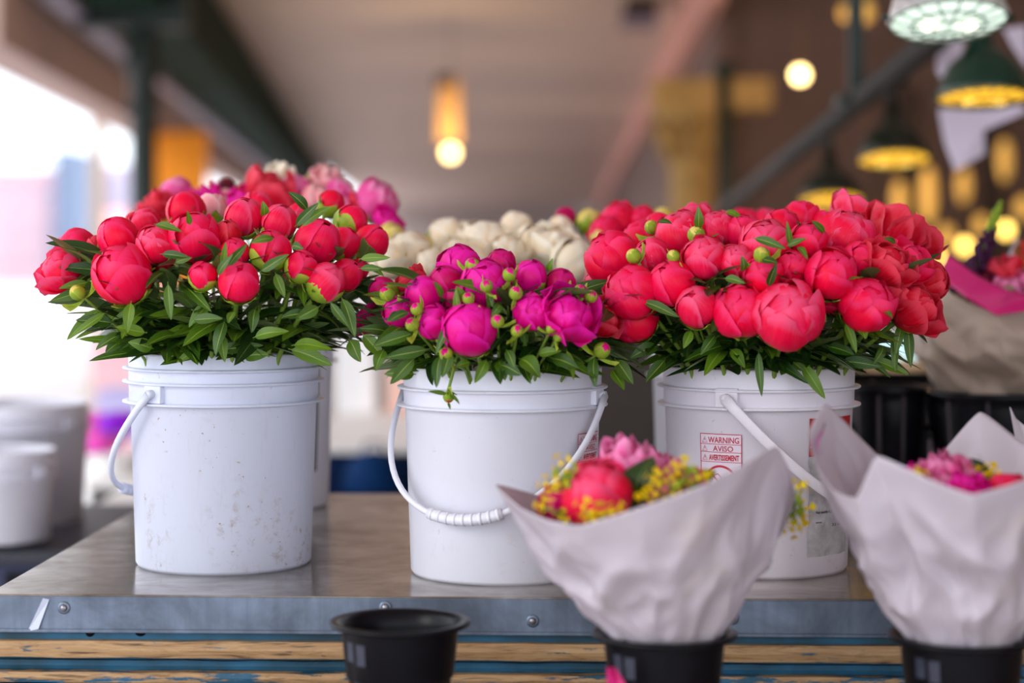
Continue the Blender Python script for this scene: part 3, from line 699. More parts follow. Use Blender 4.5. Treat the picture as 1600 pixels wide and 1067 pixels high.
def flower(bk, px, py, r, kind, col, label, D, axis=None, grp=None, low=False, name='peony', hook=None):
    pos = P(px, py, D); R = r*D/F
    c = bk.c; out = Vector((pos.x-c.x, pos.y-c.y, 0)); rim = c+Vector((0, 0, bk.H))
    base = c+Vector((out.x*.35, out.y*.35, .03))
    if axis is None:
        axis = Vector((out.x*3.0, out.y*2.6-.10, .62+max(-.35, (pos.z-rim.z-.12)*2.5)))
    axis = Vector(axis).normalized()
    root = thing(name, label, 'flower', base, grp)
    Mx = Matrix.Translation(-base) @ frame(pos, axis, R, rng.uniform(0, 6.28))
    bloom(root, Mx, kind, col, low)
    foot = pos-axis*R*1.0
    ol = out.length; ou = out.normalized() if ol > 0 else Vector((0, 0, 0))
    rp = rim+ou*min(ol*.75, bk.R-.02)+Vector((0, 0, -.01))
    pts = bez(base, (base+rp)/2, rp, rp.lerp(foot, .35), 5)[:-1]+bez(rp.lerp(foot, .35), rp.lerp(foot, .7), foot-axis*.03, foot, 6)
    if hook:
        i0 = Vector((hook.x+.004, c.y-bk.R+.03, rim.z-.02)); pts = [base, base.lerp(i0, .5), i0]+bez(i0+Vector((0, 0, .03)), hook+Vector((0, 0, .012)), hook, foot, 7)
    rs = .0036 if kind != 'green' else .0022
    MB().tube([p-base for p in pts], rs, 7).put('stem', M['stem'], root)
    root['_f'] = 0
    return (root, pos, foot, axis, R)

class Dome:
    def __init__(s, bk, zc, rx, ry, rz): s.bk, s.zc, s.rx, s.ry, s.rz = bk, zc, rx, ry, rz
    def D(s, px, py, dd=0):
        c = s.bk.c; D = c.y-s.ry*.6
        for _ in range(6):
            p = P(px, py, D); q = 1-((p.x-c.x)/s.rx)**2-((p.z-s.zc)/s.rz)**2
            if p.z < s.zc: q = 1-((p.x-c.x)/s.rx)**2
            D = c.y-s.ry*math.sqrt(max(0.0, q)) if q > 0 else c.y+s.ry*min(.8, -q*.5)
        return D+dd
# ---- scuffed bucket: coral red peonies  (px, py, radius px, kind, colour, extra depth, label)
dm1 = Dome(B1, HC-.045, .265, .23, .115)
in1 = 'of the scuffed bucket'
T1 = [(190, 428, 43, 'globe', 'coral', 0, 'big round coral red peony, lowest at the streetward side '+in1),
 (303, 370, 38, 'globe', 'coral', 0, 'big coral red rounded peony highest in the front row '+in1),
 (184, 371, 31, 'bud', 'coral', 0, 'coral red furled peony directly above the big low one '+in1),
 (243, 381, 28, 'globe', 'rose', 0, 'pink red peony with pale base wedged between two bigger ones '+in1),
 (119, 385, 28, 'globe', 'coral', .05, 'coral red peony turned to the street at the outer edge '+in1),
 (94, 422, 31, 'open', 'rose', .0, 'loose pink petalled peony farthest out toward the street '+in1),
 (121, 457, 12, 'green', 'yellow', -.02, 'round yellow-green closed bud below the outermost pink peony '+in1),
 (317, 430, 22, 'gbud', 'coral', -.01, 'half green bud with coral tip under the highest big peony '+in1),
 (373, 440, 31, 'bud', 'coral', -.02, 'coral red ball bud with brown sepal notch, lowest in the middle '+in1),
 (422, 391, 31, 'gbud', 'coral', 0, 'coral bud half wrapped by a green sepal and leaf, mid bunch '+in1),
 (471, 416, 24, 'gbud', 'coral', -.01, 'small mostly green bud with coral tip, middle of the bunch '+in1),
 (496, 377, 34, 'bud', 'coral', 0, 'large smooth coral red peony with pale green base '+in1),
 (536, 380, 24, 'bud', 'coral', .05, 'orange-red smooth bud tucked behind the large smooth peony '+in1),
 (510, 440, 30, 'gbud', 'rose', -.02, 'pink streaked bud with wide green sepals, lowest toward the clean bucket '+in1),
 (541, 429, 24, 'bud', 'coral', .03, 'orange-red bud behind the low pink streaked bud '+in1),
 (549, 345, 25, 'gbud', 'coral', 0, 'orange-red bud sitting in a green sepal cup near the top edge '+in1),
 (580, 378, 26, 'bud', 'coral', -.02, 'pointed pink red bud at the outer edge near the cream peonies '+in1),
 (437, 347, 27, 'bud', 'rose', 0, 'pink red oval bud behind a green leaf pair '+in1),
 (381, 340, 29, 'bud', 'rose', .02, 'silvery pink furled peony in the upper middle '+in1),
 (355, 366, 21, 'bud', 'crimson', .01, 'small crimson bud half hidden beside the highest big peony '+in1),
 (366, 397, 24, 'bud', 'coral', .02, 'red bud behind the thin upright leaves '+in1),
 (291, 330, 29, 'bud', 'coral', .06, 'coral red peony just behind the highest big one '+in1),
 (226, 347, 22, 'globe', 'rose', .09, 'pink red peony peeping out behind a dark leaf '+in1),
 (330, 325, 22, 'globe', 'blush', .12, 'pale pink peony top behind the front row '+in1),
 (208, 345, 13, 'gbud', 'crimson', .10, 'small red green bud above the streetward furled peony'),
 (150, 383, 15, 'gbud', 'crimson', .06, 'small red bud squeezed between two streetward peonies '+in1),
 (403, 322, 22, 'globe', 'rose', .12, 'rose pink peony top behind the silvery pink one '+in1),
 (467, 336, 18, 'bud', 'rose', .10, 'small rose pink bud beside the upright leaf pair '+in1),
 (517, 318, 20, 'bud', 'coral', .12, 'orange-red bud by the upright leaf pair at the top '+in1),
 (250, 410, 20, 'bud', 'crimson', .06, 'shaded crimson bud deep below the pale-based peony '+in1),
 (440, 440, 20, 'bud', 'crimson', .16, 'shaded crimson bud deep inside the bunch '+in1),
 (560, 420, 16, 'bud', 'coral', .10, 'small red bud behind leaves at the cream side '+in1)]
# ---- clean bucket: magenta peonies
dm2 = Dome(B2, HC-.085, .215, .20, .10); in2 = 'in the clean bucket'
T2 = [(733, 513, 40, 'globe', 'magenta', -.03, 'biggest glowing magenta peony, lowest of the bunch '+in2),
 (676, 502, 25, 'globe', 'magenta', -.01, 'magenta rounded peony beside the biggest one '+in2),
 (623, 486, 24, 'globe', 'magenta', 0, 'magenta peony at the outer edge facing the scuffed bucket '+in2),
 (662, 459, 27, 'bud', 'magenta', 0, 'plain round magenta peony in the second row '+in2),
 (695, 441, 25, 'bud', 'plum', .01, 'dark magenta round peony above a leaf '+in2),
 (716, 415, 31, 'globe', 'magenta', .02, 'magenta peony with a round green bud on it, upper edge '+in2),
 (757, 443, 35, 'globe', 'magenta', 0, 'large veined magenta peony in the middle '+in2),
 (782, 412, 22, 'globe', 'plum', .04, 'small dark magenta peony at the top middle '+in2),
 (828, 432, 26, 'gbud', 'magenta', 0, 'magenta peony sitting in a wide green sepal '+in2),
 (876, 443, 23, 'bud', 'plum', .01, 'dark magenta smooth bud below the cream peonies '+in2),
 (831, 486, 27, 'lobe', 'magenta', -.02, 'cup-shaped magenta peony with upright petals '+in2),
 (888, 494, 36, 'open', 'magenta', -.03, 'wide open magenta peony with a drooping petal '+in2),
 (712, 467, 23, 'bud', 'plum', .03, 'dark magenta peony behind a pointed leaf '+in2),
 (598, 455, 22, 'gbud', 'plum', .05, 'shaded magenta peony with a yellow-green bud in front '+in2),
 (640, 441, 20, 'open', 'crimson', .10, 'dark red petals behind the plain round magenta peony '+in2),
 (941, 497, 25, 'open', 'crimson', .02, 'deep crimson open peony under the salmon ones '+in2),
 (573, 500, 20, 'open', 'plum', .10, 'dark magenta flower in shade beside the scuffed bucket '+in2),  # plum petals put the dark shadow into the colour
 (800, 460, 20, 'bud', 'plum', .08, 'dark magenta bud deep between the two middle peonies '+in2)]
S2 = [(738, 415, 12), (760, 447, 10), (732, 466, 10), (796, 429, 11), (806, 458, 11), (651, 483, 10), (644, 507, 11), (697, 553, 11), (777, 502, 11), (808, 517, 10), (873, 525, 9), (861, 514, 8), (941, 547, 13), (924, 463, 10), (701, 620, 9), (605, 459, 12), (700, 528, 8), (905, 452, 8)]
S2L = ['round green bud resting on the top magenta peony', 'spidery green bud in front of the large veined magenta peony', 'green bud under the large veined magenta peony', 'oblong green bud above the middle of the magenta bunch', 'brownish green bud beside the sepal-cupped magenta peony', 'green bud between two outer magenta peonies', 'round green bud at the outer edge below the magenta peony', 'green bud with a red patch under the biggest magenta peony', 'yellow-green bud next to the biggest magenta peony', 'oblong green bud below the cup-shaped magenta peony', 'bright green bud in front of the wide open magenta peony', 'small green bud under the drooping magenta petal', 'large green bud at the edge above the rim ring', 'green bud below the cream peonies at the edge', 'small bud on a bent stalk hanging down over the bucket rim', 'yellow-green oblong bud on the shaded magenta peony', 'tiny green bud at the foot of the biggest magenta peony', 'tiny orange-green bud beside the crimson peony']
# ---- WARNING bucket: salmon and coral peonies
dm3 = Dome(B3, HC-.055, .275, .225, .105); in3 = 'above the WARNING bucket'
T3 = [(1231, 491, 48, 'lobe', 'rose', -.03, 'biggest salmon peony, lowest of all with a hanging petal '+in3),
 (1299, 427, 37, 'globe', 'coral', -.02, 'round coral peony with a dimpled centre facing out '+in3),
 (1355, 474, 38, 'lobe', 'coral', -.02, 'lobed coral peony beside the dark shaded ones '+in3),
 (1156, 485, 38, 'lobe', 'coral', -.01, 'coral peony with folded lobes beside the biggest salmon one '+in3),
 (1090, 479, 31, 'bud', 'rose', -.01, 'egg-shaped rose pink bud hanging low '+in3),
 (1049, 443, 34, 'bud', 'coral', 0, 'smooth coral ball peony with a dark lower sepal '+in3),
 (985, 455, 38, 'lobe', 'coral', -.02, 'ruched coral pink peony at the edge next to the magenta bunch '+in3),
 (990, 497, 33, 'lobe', 'coral', .02, 'coral red double petals hanging below the ruched peony '+in3),
 (936, 440, 20, 'lobe', 'rose', .06, 'small salmon peony behind the magenta bunch edge '+in3),
 (955, 402, 38, 'lobe', 'coral', 0, 'two-lobed coral peony with a round green bud at its side '+in3),
 (1019, 400, 27, 'bud', 'rose', .02, 'smooth salmon bud beside the small green bud '+in3),
 (1099, 402, 32, 'globe', 'rose', 0, 'salmon peony with a torn yellow-green sepal below '+in3),
 (1062, 364, 35, 'lobe', 'rose', .03, 'pale salmon lobed peony at the top with a yellow bud '+in3),
 (1080, 342, 24, 'open', 'rose', .08, 'open salmon peony behind the upright leaf '+in3),
 (1122, 357, 28, 'lobe', 'rose', .05, 'salmon peony under the plain dark ceiling corner '+in3),
 (1151, 409, 26, 'globe', 'rose', .01, 'salmon round peony in the middle row '+in3),
 (1191, 429, 28, 'globe', 'coral', 0, 'coral peony above the biggest salmon one '+in3),
 (1194, 381, 36, 'globe', 'rose', 0, 'large pale salmon peony with a dark leaf across its top '+in3),
 (1162, 362, 26, 'globe', 'coral', .07, 'coral peony behind the large pale salmon one '+in3),
 (1240, 417, 25, 'globe', 'coral', .01, 'coral peony squeezed beside the dimpled one '+in3),
 (1263, 376, 27, 'globe', 'coral', 0, 'rounded coral peony behind thin upright leaves '+in3),
 (1323, 368, 38, 'lobe', 'rose', .01, 'big pale coral lobed peony in the upper middle '+in3),
 (1344, 405, 27, 'globe', 'coral', .01, 'coral peony right behind the dimpled one '+in3),
 (1386, 412, 32, 'open', 'crimson', -.01, 'darker red cup-shaped peony on the shaded side '+in3),  # crimson puts the shaded side into the petal colour
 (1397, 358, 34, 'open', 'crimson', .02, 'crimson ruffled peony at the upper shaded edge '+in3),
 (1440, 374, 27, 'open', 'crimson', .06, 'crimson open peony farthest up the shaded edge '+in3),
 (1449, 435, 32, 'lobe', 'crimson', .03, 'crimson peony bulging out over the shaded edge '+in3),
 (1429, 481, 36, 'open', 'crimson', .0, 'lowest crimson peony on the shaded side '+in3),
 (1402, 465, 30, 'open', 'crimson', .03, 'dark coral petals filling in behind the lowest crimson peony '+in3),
 (1420, 410, 28, 'open', 'coral', .0, 'coral peony with two curled petals on the shaded side '+in3),
 (1339, 340, 32, 'open', 'rose', .09, 'open salmon peony at the very top of the shaded half '+in3),
 (1253, 341, 27, 'globe', 'coral', .08, 'coral peony at the top under the lowest amber lamp '+in3),
 (1221, 352, 26, 'globe', 'coral', .07, 'coral peony top behind the leaf-crossed one '+in3),
 (1290, 350, 20, 'globe', 'coral', .07, 'small coral peony in the dip under the amber lamp '+in3),
 (1297, 466, 20, 'open', 'coral', .03, 'pink petal tuft under the dimpled coral peony '+in3),
 (1000, 372, 26, 'globe', 'coral', .10, 'coral peony behind the two-lobed one '+in3),
 (1030, 355, 22, 'bud', 'rose', .12, 'salmon bud blurred behind the pale lobed peony '+in3),
 (1075, 440, 20, 'globe', 'crimson', .14, 'shaded coral flower deep behind the egg-shaped bud '+in3),  # darker crimson carries the shade on this coral flower
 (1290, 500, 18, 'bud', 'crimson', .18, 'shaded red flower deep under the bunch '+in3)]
S3 = [(990, 400, 12, 'green bud stuck between the two-lobed coral peony and its neighbour'), (1088, 367, 14, 'round yellow bud on the pale salmon lobed peony'), (1018, 355, 11, 'yellow-orange bud blurred at the top of the salmon bunch'), (1190, 398, 13, 'yellow-green sepal bud under the leaf-crossed salmon peony'), (1052, 400, 10, 'yellow bud between two salmon peonies')]
# ---- blurred bunches behind
T4 = [(440, 277, 22, 'ruffle', 'cream', 'cream ruffled peony standing highest of the blurred bunch'), (410, 283, 13, 'globe', 'blush', 'pale pink bud beside the highest cream peony'), (352, 294, 15, 'bud', 'maroon', 'dark maroon bud against the grey beam'),
 (462, 292, 20, 'lobe', 'pink', 'bright pink peony under the highest cream one'), (495, 309, 22, 'lobe', 'blush', 'pale pink peony under the peach ruffled one'), (508, 282, 22, 'ruffle', 'blush', 'peach pink ruffled peony at the top edge'),
 (531, 298, 20, 'lobe', 'pink', 'rose pink peony beside the peach ruffled one'), (590, 314, 32, 'lobe', 'pink', 'big bright pink peony at the outer edge of the blurred bunch'), (606, 347, 20, 'open', 'magenta', 'magenta petals hanging below the big bright pink peony'),
 (418, 305, 40, 'ruffle', 'crimson', 'wide dark crimson ruffled peony in the blurred bunch'), (385, 318, 26, 'ruffle', 'magenta', 'magenta ruffled peony beside the wide crimson one'), (319, 313, 25, 'ruffle', 'magenta', 'magenta peony low in the blurred bunch above the highest coral one'), (274, 297, 22, 'lobe', 'pink', 'bright pink peony against the orange banner'),
 (245, 323, 24, 'ruffle', 'crimson', 'crimson ruffled peony beside the green post'), (285, 318, 20, 'open', 'crimson', 'dark red petals between two blurred pink peonies'), (352, 308, 14, 'gbud', 'blush', 'small pale pink bud below the maroon one'), (484, 280, 9, 'green', 'yellow', 'tiny yellow-green bud between cream and peach peonies'),
 (535, 322, 16, 'globe', 'pink', 'small rose peony low in the blurred bunch'), (612, 367, 19, 'globe', 'yellow', 'orange-yellow bud beside the first cream peonies'), (560, 318, 14, 'open', 'crimson', 'small dull red flower beside the big bright pink one'), (208, 338, 11, 'bud', 'blush', 'tiny peach bud beside the green post foot')]
T5 = [(634, 396, 34, 'lobe', 'cream', 'cream ruffled peony nearest the scuffed bucket'), (605, 408, 26, 'open', 'cream', 'cream peony half behind the orange-red edge bud'), (697, 364, 26, 'lobe', 'cream', 'cream peony at the top beside a green bud'), (657, 387, 20, 'globe', 'yellow', 'yellowish cream bud in the dip of the cream bunch'),
 (710, 390, 20, 'open', 'cream', 'yellowish cream peony behind the top magenta one'), (757, 379, 38, 'lobe', 'cream', 'widest cream ruffled peony in the middle'), (792, 392, 28, 'open', 'cream', 'cream peony just behind the small dark magenta one'), (806, 352, 23, 'globe', 'cream', 'smooth cream bud standing highest in the middle'), (837, 382, 32, 'lobe', 'cream', 'cream peony between the smooth bud and the coral bunch'),
 (849, 360, 14, 'bud', 'yellow', 'yellow-green bud beside the raised cream flower'), (876, 354, 18, 'globe', 'cream', 'small cream bud under the dark crimson one'), (884, 340, 17, 'bud', 'plum', 'dark crimson bud alone above the cream bunch'), (868, 388, 32, 'open', 'cream', 'cream ruffled peony beside the coral bunch'), (900, 406, 34, 'lobe', 'cream', 'lowest cream peony touching the coral bunch'),
 (680, 366, 12, 'green', 'yellow', 'green bud beside the top cream peony'), (921, 346, 20, 'gbud', 'yellow', 'yellow-green half closed bud before the pale corals'), (735, 405, 24, 'open', 'cream', 'cream peony sunk behind the magenta bunch'), (670, 410, 22, 'lobe', 'cream', 'cream peony low behind the plain round magenta one'), (722, 362, 18, 'globe', 'cream', 'small cream bud on top of the cream bunch')]
T6 = [(965, 343, 28, 'lobe', 'coral', 'blurred coral peony at the far top behind the two-lobed one'), (1001, 345, 24, 'lobe', 'coral', 'blurred coral peony between yellow buds'), (945, 362, 25, 'lobe', 'coral', 'blurred coral peony beside the yellow-green half closed bud'), (1035, 342, 18, 'bud', 'yellow', 'blurred pale yellow bud beside the top salmon peony'), (936, 372, 14, 'bud', 'yellow', 'yellow blurred bud under the pale corals'), (1028, 362, 26, 'lobe', 'rose', 'blurred salmon peony farthest behind the lobed one'), (1160, 345, 22, 'lobe', 'coral', 'blurred coral peony behind the salmon row'), (1195, 345, 20, 'bud', 'rose', 'blurred salmon bud behind the salmon row'), (925, 420, 22, 'lobe', 'blush', 'pale pink peony shaded between cream and coral')]
FL = {1: [], 2: [], 3: [], 4: [], 5: [], 6: []}
for T, bk, dm, k, g in ((T1, B1, dm1, 1, 'coral red peonies in the scuffed bucket'), (T2, B2, dm2, 2, 'magenta peonies in the clean bucket'), (T3, B3, dm3, 3, 'salmon and coral peonies in the WARNING bucket')):
    for px, py, r, kind, col, dd, lb in T:
        FL[k].append(flower(bk, px, py, r*1.03, kind, col, lb, dm.D(px, py, dd), grp=g, name='peony_bud' if kind == 'green' else 'peony'))
for (px, py, r), lb in zip(S2, S2L):
    D = dm2.D(px, py)-.045
    if py > 600: FL[2].append(flower(B2, px, py, r, 'green', 'crimson', lb, 2.74, axis=(.1, -.3, -1), grp='green side buds', name='peony_bud', hook=P(716, 552, 2.76)))
    else: FL[2].append(flower(B2, px, py, r, 'green', 'magenta', lb, D, grp='green side buds', name='peony_bud'))
for px, py, r, lb in S3: flower(B3, px, py, r, 'green', 'yellow', lb, dm3.D(px, py)-.04, grp='green side buds of the salmon bunch', name='peony_bud')
random.seed(3)
for T, bk, k, D0, D1, g, w_ in ((T4, B4, 4, 3.72, 3.55, 'mixed peonies of the blurred bunch behind', 'behind the scuffed bucket'), (T5, B5, 5, 3.68, 3.42, 'cream peonies behind the clean bucket', ''), (T6, B6, 6, 3.55, 3.42, 'blurred corals behind the WARNING bucket', '')):
    ys = [t[1] for t in T]; y0, y1 = min(ys), max(ys)
    for px, py, r, kind, col, lb in T:
        u = (py-y0)/(y1-y0); FL[k].append(flower(bk, px, py, r*.98, kind, col, lb, D0+(D1-D0)*u, grp=g, low=True, name='peony_bud' if kind == 'green' else 'peony'))

# ---- foliage
def nearest(fl, p):
    return min(fl, key=lambda f: (f[1]-p).length_squared)[0]
def foliage(bk, fl, n, seed, low=.0, top=.11, spread=.75, mats=('leaf', 'leaf_dark')):
    R_ = random.Random(seed); rim = bk.c.z+bk.H
    for i in range(n):
        front = i < n*.8
        a = R_.gauss(0, 48) if front else R_.uniform(70, 290)
        a = math.radians(a); dz = R_.uniform(low, top) if i % 3 else R_.uniform(low, .045)
        rmax = bk.R-.012+dz*spread; rho = rmax*R_.uniform(.62, 1.0) if front else rmax*R_.uniform(.5, .95)
        o = Vector((math.sin(a), -math.cos(a), 0)); t = Vector((math.cos(a), math.sin(a), 0))
        p0 = bk.c+o*rho+Vector((0, 0, bk.H+dz))
        L = R_.uniform(.055, .12); el = R_.uniform(-.55, .6)
        if rho < bk.R-.01: el = max(el, -.1)
        d = (o*R_.uniform(.25, 1)+t*R_.uniform(-1.1, 1.1)).normalized()+Vector((0, 0, el)); d.normalize()
        p1 = p0+d*L
        if p1.z < rim+.004 and (Vector((p1.x, p1.y, 0))-Vector((bk.c.x, bk.c.y, 0))).length < bk.R+.02: p1.z = rim+.012
        upv = (o*R_.uniform(-.2, .9)+Vector((0, 0, 1))+t*R_.uniform(-.5, .5))
        leaf(nearest(fl, p0), p0, p1, L*R_.uniform(.15, .29), R_.choice(mats), upv)
foliage(B1, FL[1], 520, 1, top=.135, spread=.72)
foliage(B2, FL[2], 400, 2, top=.10, spread=.62)
foliage(B3, FL[3], 520, 3, top=.125, spread=.70, mats=('leaf', 'leaf_dark', 'leaf_dark'))
foliage(B4, FL[4], 90, 4, top=.16, spread=.7)
foliage(B5, FL[5], 80, 5, top=.12, spread=.6)
foliage(B6, FL[6], 60, 6, top=.12, spread=.6)
# leaves that can be picked out in the photograph: (base px, tip px, width m, depth)
def px_leaves(fl, L, D=None, dm=None):
    for x0, y0, x1, y1, wd, d in L:
        d0 = d if d > 1 else dm.D(x0, y0)+d
        a, b = P(x0, y0, d0), P(x1, y1, d0-.015)
        leaf(nearest(fl, a), a, b, wd, 'leaf' if wd > .0 else 'leaf_dark', (rng.uniform(-.4, .4), -1, .35))
px_leaves(FL[1], [(160, 480, 104, 531, .017, 2.86), (168, 486, 112, 528, .014, 2.84), (150, 452, 78, 470, .018, 2.88), (140, 440, 92, 452, .014, 2.86), (180, 505, 118, 500, .02, 2.85), (190, 520, 150, 548, .018, 2.84), (185, 535, 165, 552, .014, 2.83),
 (320, 545, 276, 567, .014, 2.845), (352, 498, 338, 556, .022, 2.80), (345, 520, 352, 566, .016, 2.82), (366, 486, 357, 505, .012, 2.76), (395, 528, 452, 517, .018, 2.78), (335, 548, 412, 540, .018, 2.84), (450, 545, 520, 570, .022, 2.84), (455, 540, 520, 545, .02, 2.80),
 (250, 397, 297, 402, .013, 2.76), (272, 412, 300, 402, .012, 2.78), (240, 350, 285, 362, .013, 2.80), (298, 352, 292, 330, .009, 2.78), (350, 425, 352, 378, .010, 2.76), (355, 418, 386, 380, .012, 2.75), (340, 432, 364, 396, .012, 2.75), (405, 425, 452, 398, .014, 2.745),
 (460, 355, 498, 316, .014, 2.80), (470, 356, 516, 322, .014, 2.81), (482, 330, 450, 300, .015, 2.85), (412, 338, 410, 314, .013, 2.84), (430, 372, 392, 380, .012, 2.78), (455, 385, 475, 388, .012, 2.77), (532, 462, 556, 527, .018, 2.79), (515, 470, 545, 512, .012, 2.77),
 (500, 478, 462, 500, .018, 2.78), (480, 487, 440, 497, .016, 2.78), (430, 425, 445, 465, .014, 2.79), (560, 405, 610, 402, .012, 2.80), (560, 420, 602, 420, .010, 2.80), (575, 412, 600, 432, .010, 2.80), (565, 520, 602, 560, .02, 2.84), (545, 530, 565, 565, .022, 2.84), (590, 500, 618, 570, .020, 2.86),
 (205, 470, 200, 520, .016, 2.78), (262, 440, 268, 500, .014, 2.78), (330, 470, 296, 512, .02, 2.79), (400, 480, 392, 520, .016, 2.79), (300, 500, 348, 498, .016, 2.77), (230, 520, 180, 512, .018, 2.80), (380, 560, 420, 552, .02, 2.84), (240, 545, 200, 535, .02, 2.83)], dm=dm1)
px_leaves(FL[2], [(650, 558, 609, 600, .019, 2.74), (690, 552, 681, 606, .015, 2.72), (648, 520, 583, 542, .018, 2.74), (672, 545, 600, 560, .018, 2.74), (735, 565, 712, 574, .012, 2.72), (760, 560, 742, 599, .016, 2.72), (780, 562, 788, 595, .018, 2.73), (810, 560, 845, 590, .026, 2.71), (885, 545, 896, 594, .014, 2.72),
 (930, 555, 929, 605, .016, 2.75), (840, 555, 878, 548, .014, 2.71), (702, 500, 682, 555, .012, 2.70), (625, 488, 604, 503, .012, 2.72), (640, 488, 606, 502, .012, 2.71), (735, 475, 712, 447, .012, 2.72), (720, 495, 712, 450, .012, 2.71), (692, 465, 676, 440, .012, 2.73), (764, 462, 770, 480, .010, 2.71), (782, 475, 768, 494, .013, 2.70),
 (858, 425, 864, 403, .010, 2.75), (868, 465, 896, 458, .012, 2.74), (800, 500, 820, 508, .012, 2.72), (822, 540, 815, 505, .012, 2.72), (700, 615, 668, 612, .007, 2.73), (703, 615, 718, 632, .006, 2.73), (700, 628, 704, 640, .004, 2.73), (770, 520, 752, 545, .012, 2.71), (790, 545, 805, 575, .014, 2.71),
 (960, 560, 990, 600, .02, 2.80), (955, 575, 975, 610, .018, 2.80), (600, 545, 588, 580, .018, 2.80), (610, 520, 560, 512, .014, 2.80), (650, 585, 600, 585, .02, 2.76), (705, 545, 690, 590, .016, 2.70), (780, 570, 815, 585, .02, 2.72), (860, 560, 905, 575, .02, 2.72)], dm=dm2)
px_leaves(FL[3], [(1185, 545, 1190, 620, .012, 2.80), (1250, 565, 1290, 623, .018, 2.82), (1215, 555, 1258, 580, .02, 2.82), (1320, 500, 1338, 552, .013, 2.76), (1340, 508, 1352, 530, .018, 2.76), (1438, 505, 1473, 512, .013, 2.86), (1418, 505, 1424, 575, .015, 2.84), (1410, 500, 1400, 555, .014, 2.84), (1395, 520, 1400, 582, .012, 2.84),
 (1360, 560, 1420, 585, .016, 2.84), (1345, 560, 1392, 590, .014, 2.84), (1380, 540, 1365, 570, .014, 2.82), (1000, 470, 1062, 495, .014, 2.78), (1130, 435, 1165, 442, .012, 2.76), (1160, 425, 1158, 400, .012, 2.74), (1175, 372, 1228, 388, .013, 2.74), (1092, 360, 1090, 322, .014, 2.84), (1028, 345, 1050, 350, .012, 2.86), (1200, 450, 1212, 410, .012, 2.73),
 (1235, 390, 1230, 345, .009, 2.76), (1245, 385, 1262, 405, .010, 2.74), (1228, 385, 1260, 372, .010, 2.74), (1290, 365, 1268, 345, .010, 2.82), (1245, 360, 1247, 345, .008, 2.84), (1270, 470, 1290, 505, .014, 2.78), (1120, 520, 1095, 555, .014, 2.79), (1080, 515, 1068, 545, .014, 2.79), (1040, 560, 1010, 598, .02, 2.84), (1030, 540, 985, 560, .02, 2.84), (1140, 545, 1165, 575, .018, 2.80),
 (1290, 540, 1335, 555, .02, 2.80), (1310, 565, 1378, 572, .018, 2.83), (1300, 440, 1312, 462, .012, 2.76), (1375, 475, 1395, 498, .010, 2.74), (1130, 330, 1165, 345, .012, 2.95), (1190, 405, 1215, 412, .014, 2.74), (1400, 380, 1380, 372, .008, 2.74)], dm=dm3)
for f in FL[1]+FL[2]+FL[3]:  # the two narrow bracts under each bloom
    root, pos, foot, ax, R = f
    for k in range(2):
        d = Vector((rng.uniform(-1, 1), rng.uniform(-1, .2), rng.uniform(-.2, .7))).normalized()
        leaf(root, foot, foot+(d*1.0+ax*.35).normalized()*R*rng.uniform(1.2, 1.9), R*.34, 'leaf')

# ------------------------------------------------------------------ paper wrapped bouquets
def wrap(label, loop, cen, z0, r0, mat, name='paper_wrap', seed=1, bulge=.012, crum=.008, nv=40, per=14):
    c = Vector(cen); L = [P(*p) for p in loop]; n = len(L); N = n*per
    def top(k):
        i, f = divmod(k % N, per); f /= per; a, b = L[i], L[(i+1) % n]
        p = a.lerp(b, f); m0 = (L[(i+1) % n]-L[i-1])*.5; m1 = (L[(i+2) % n]-L[i])*.5
        h = (2*f**3-3*f*f+1)*a+(f**3-2*f*f+f)*m0*.45+(-2*f**3+3*f*f)*b+(f**3-f*f)*m1*.45
        return h
    T = [top(k) for k in range(N)]
    ang = [math.atan2(p.y-c.y, p.x-c.x) for p in T]
    # even out the foot angles so that the wrap never folds over itself
    un = [ang[0]]
    for a in ang[1:]:
        d = (a-un[-1]+PI) % (2*PI)-PI; un.append(un[-1]+d)
    tot = un[-1]+((ang[0]-un[-1]+PI) % (2*PI)-PI)-un[0]; sgn = 1 if tot > 0 else -1
    lin = [un[0]+sgn*2*PI*k/N for k in range(N)]; un = [.65*a+.35*b for a, b in zip(un, lin)]
    def S(k, v):
        a = un[k % N]; pl = 1+.025*math.sin(a*9+seed)*(1-v)+.02*math.sin(a*17+seed*2)*(1-v)
        bt = Vector((c.x+math.cos(a)*r0*pl, c.y+math.sin(a)*r0*pl, z0)); t = T[k % N]
        p = bt.lerp(t, v); out = Vector((p.x-c.x, p.y-c.y, 0)); ol = out.length or 1; out /= ol
        p += out*bulge*math.sin(PI*min(1, v*1.0))**1.2
        q = Vector((math.cos(a)*1.6, math.sin(a)*1.6, v*1.9+seed*3.1)); amp = crum*(math.sin(PI*min(1, v*.98+.0))**.8)*(1.35-1.0*v)
        r1 = 1-abs(noise.noise(q*1.25))*2.6; r2 = 1-abs(noise.noise(q*2.6+Vector((9, 2, 4))))*2.4
        return p+out*amp*((r1-.5)*2.2+(r2-.5)*.7)
    mb = MB()
    for j in range(nv+1):
        for k in range(N): mb.v.append(tuple(S(k, j/nv)-c))
    for j in range(nv):
        for k in range(N): k2 = (k+1) % N; mb.f.append((j*N+k, j*N+k2, (j+1)*N+k2, (j+1)*N+k))
    o = mb.put(name, mat); o.location = c; solid(o, .0006)
    tag(o, label, 'wrapping paper'); return o, S, per
c1 = P(1038, 990, 2.40); c1.z = HC-.47
loop1 = [(775, 757, 2.40), (812, 793, 2.33), (852, 811, 2.28), (905, 821, 2.24), (1000, 793, 2.20), (1100, 757, 2.20), (1170, 722, 2.24), (1213, 698, 2.31), (1234, 738, 2.36), (1242, 780, 2.44), (1200, 775, 2.53), (1120, 790, 2.58), (1010, 795, 2.59), (910, 790, 2.56), (845, 775, 2.50)]
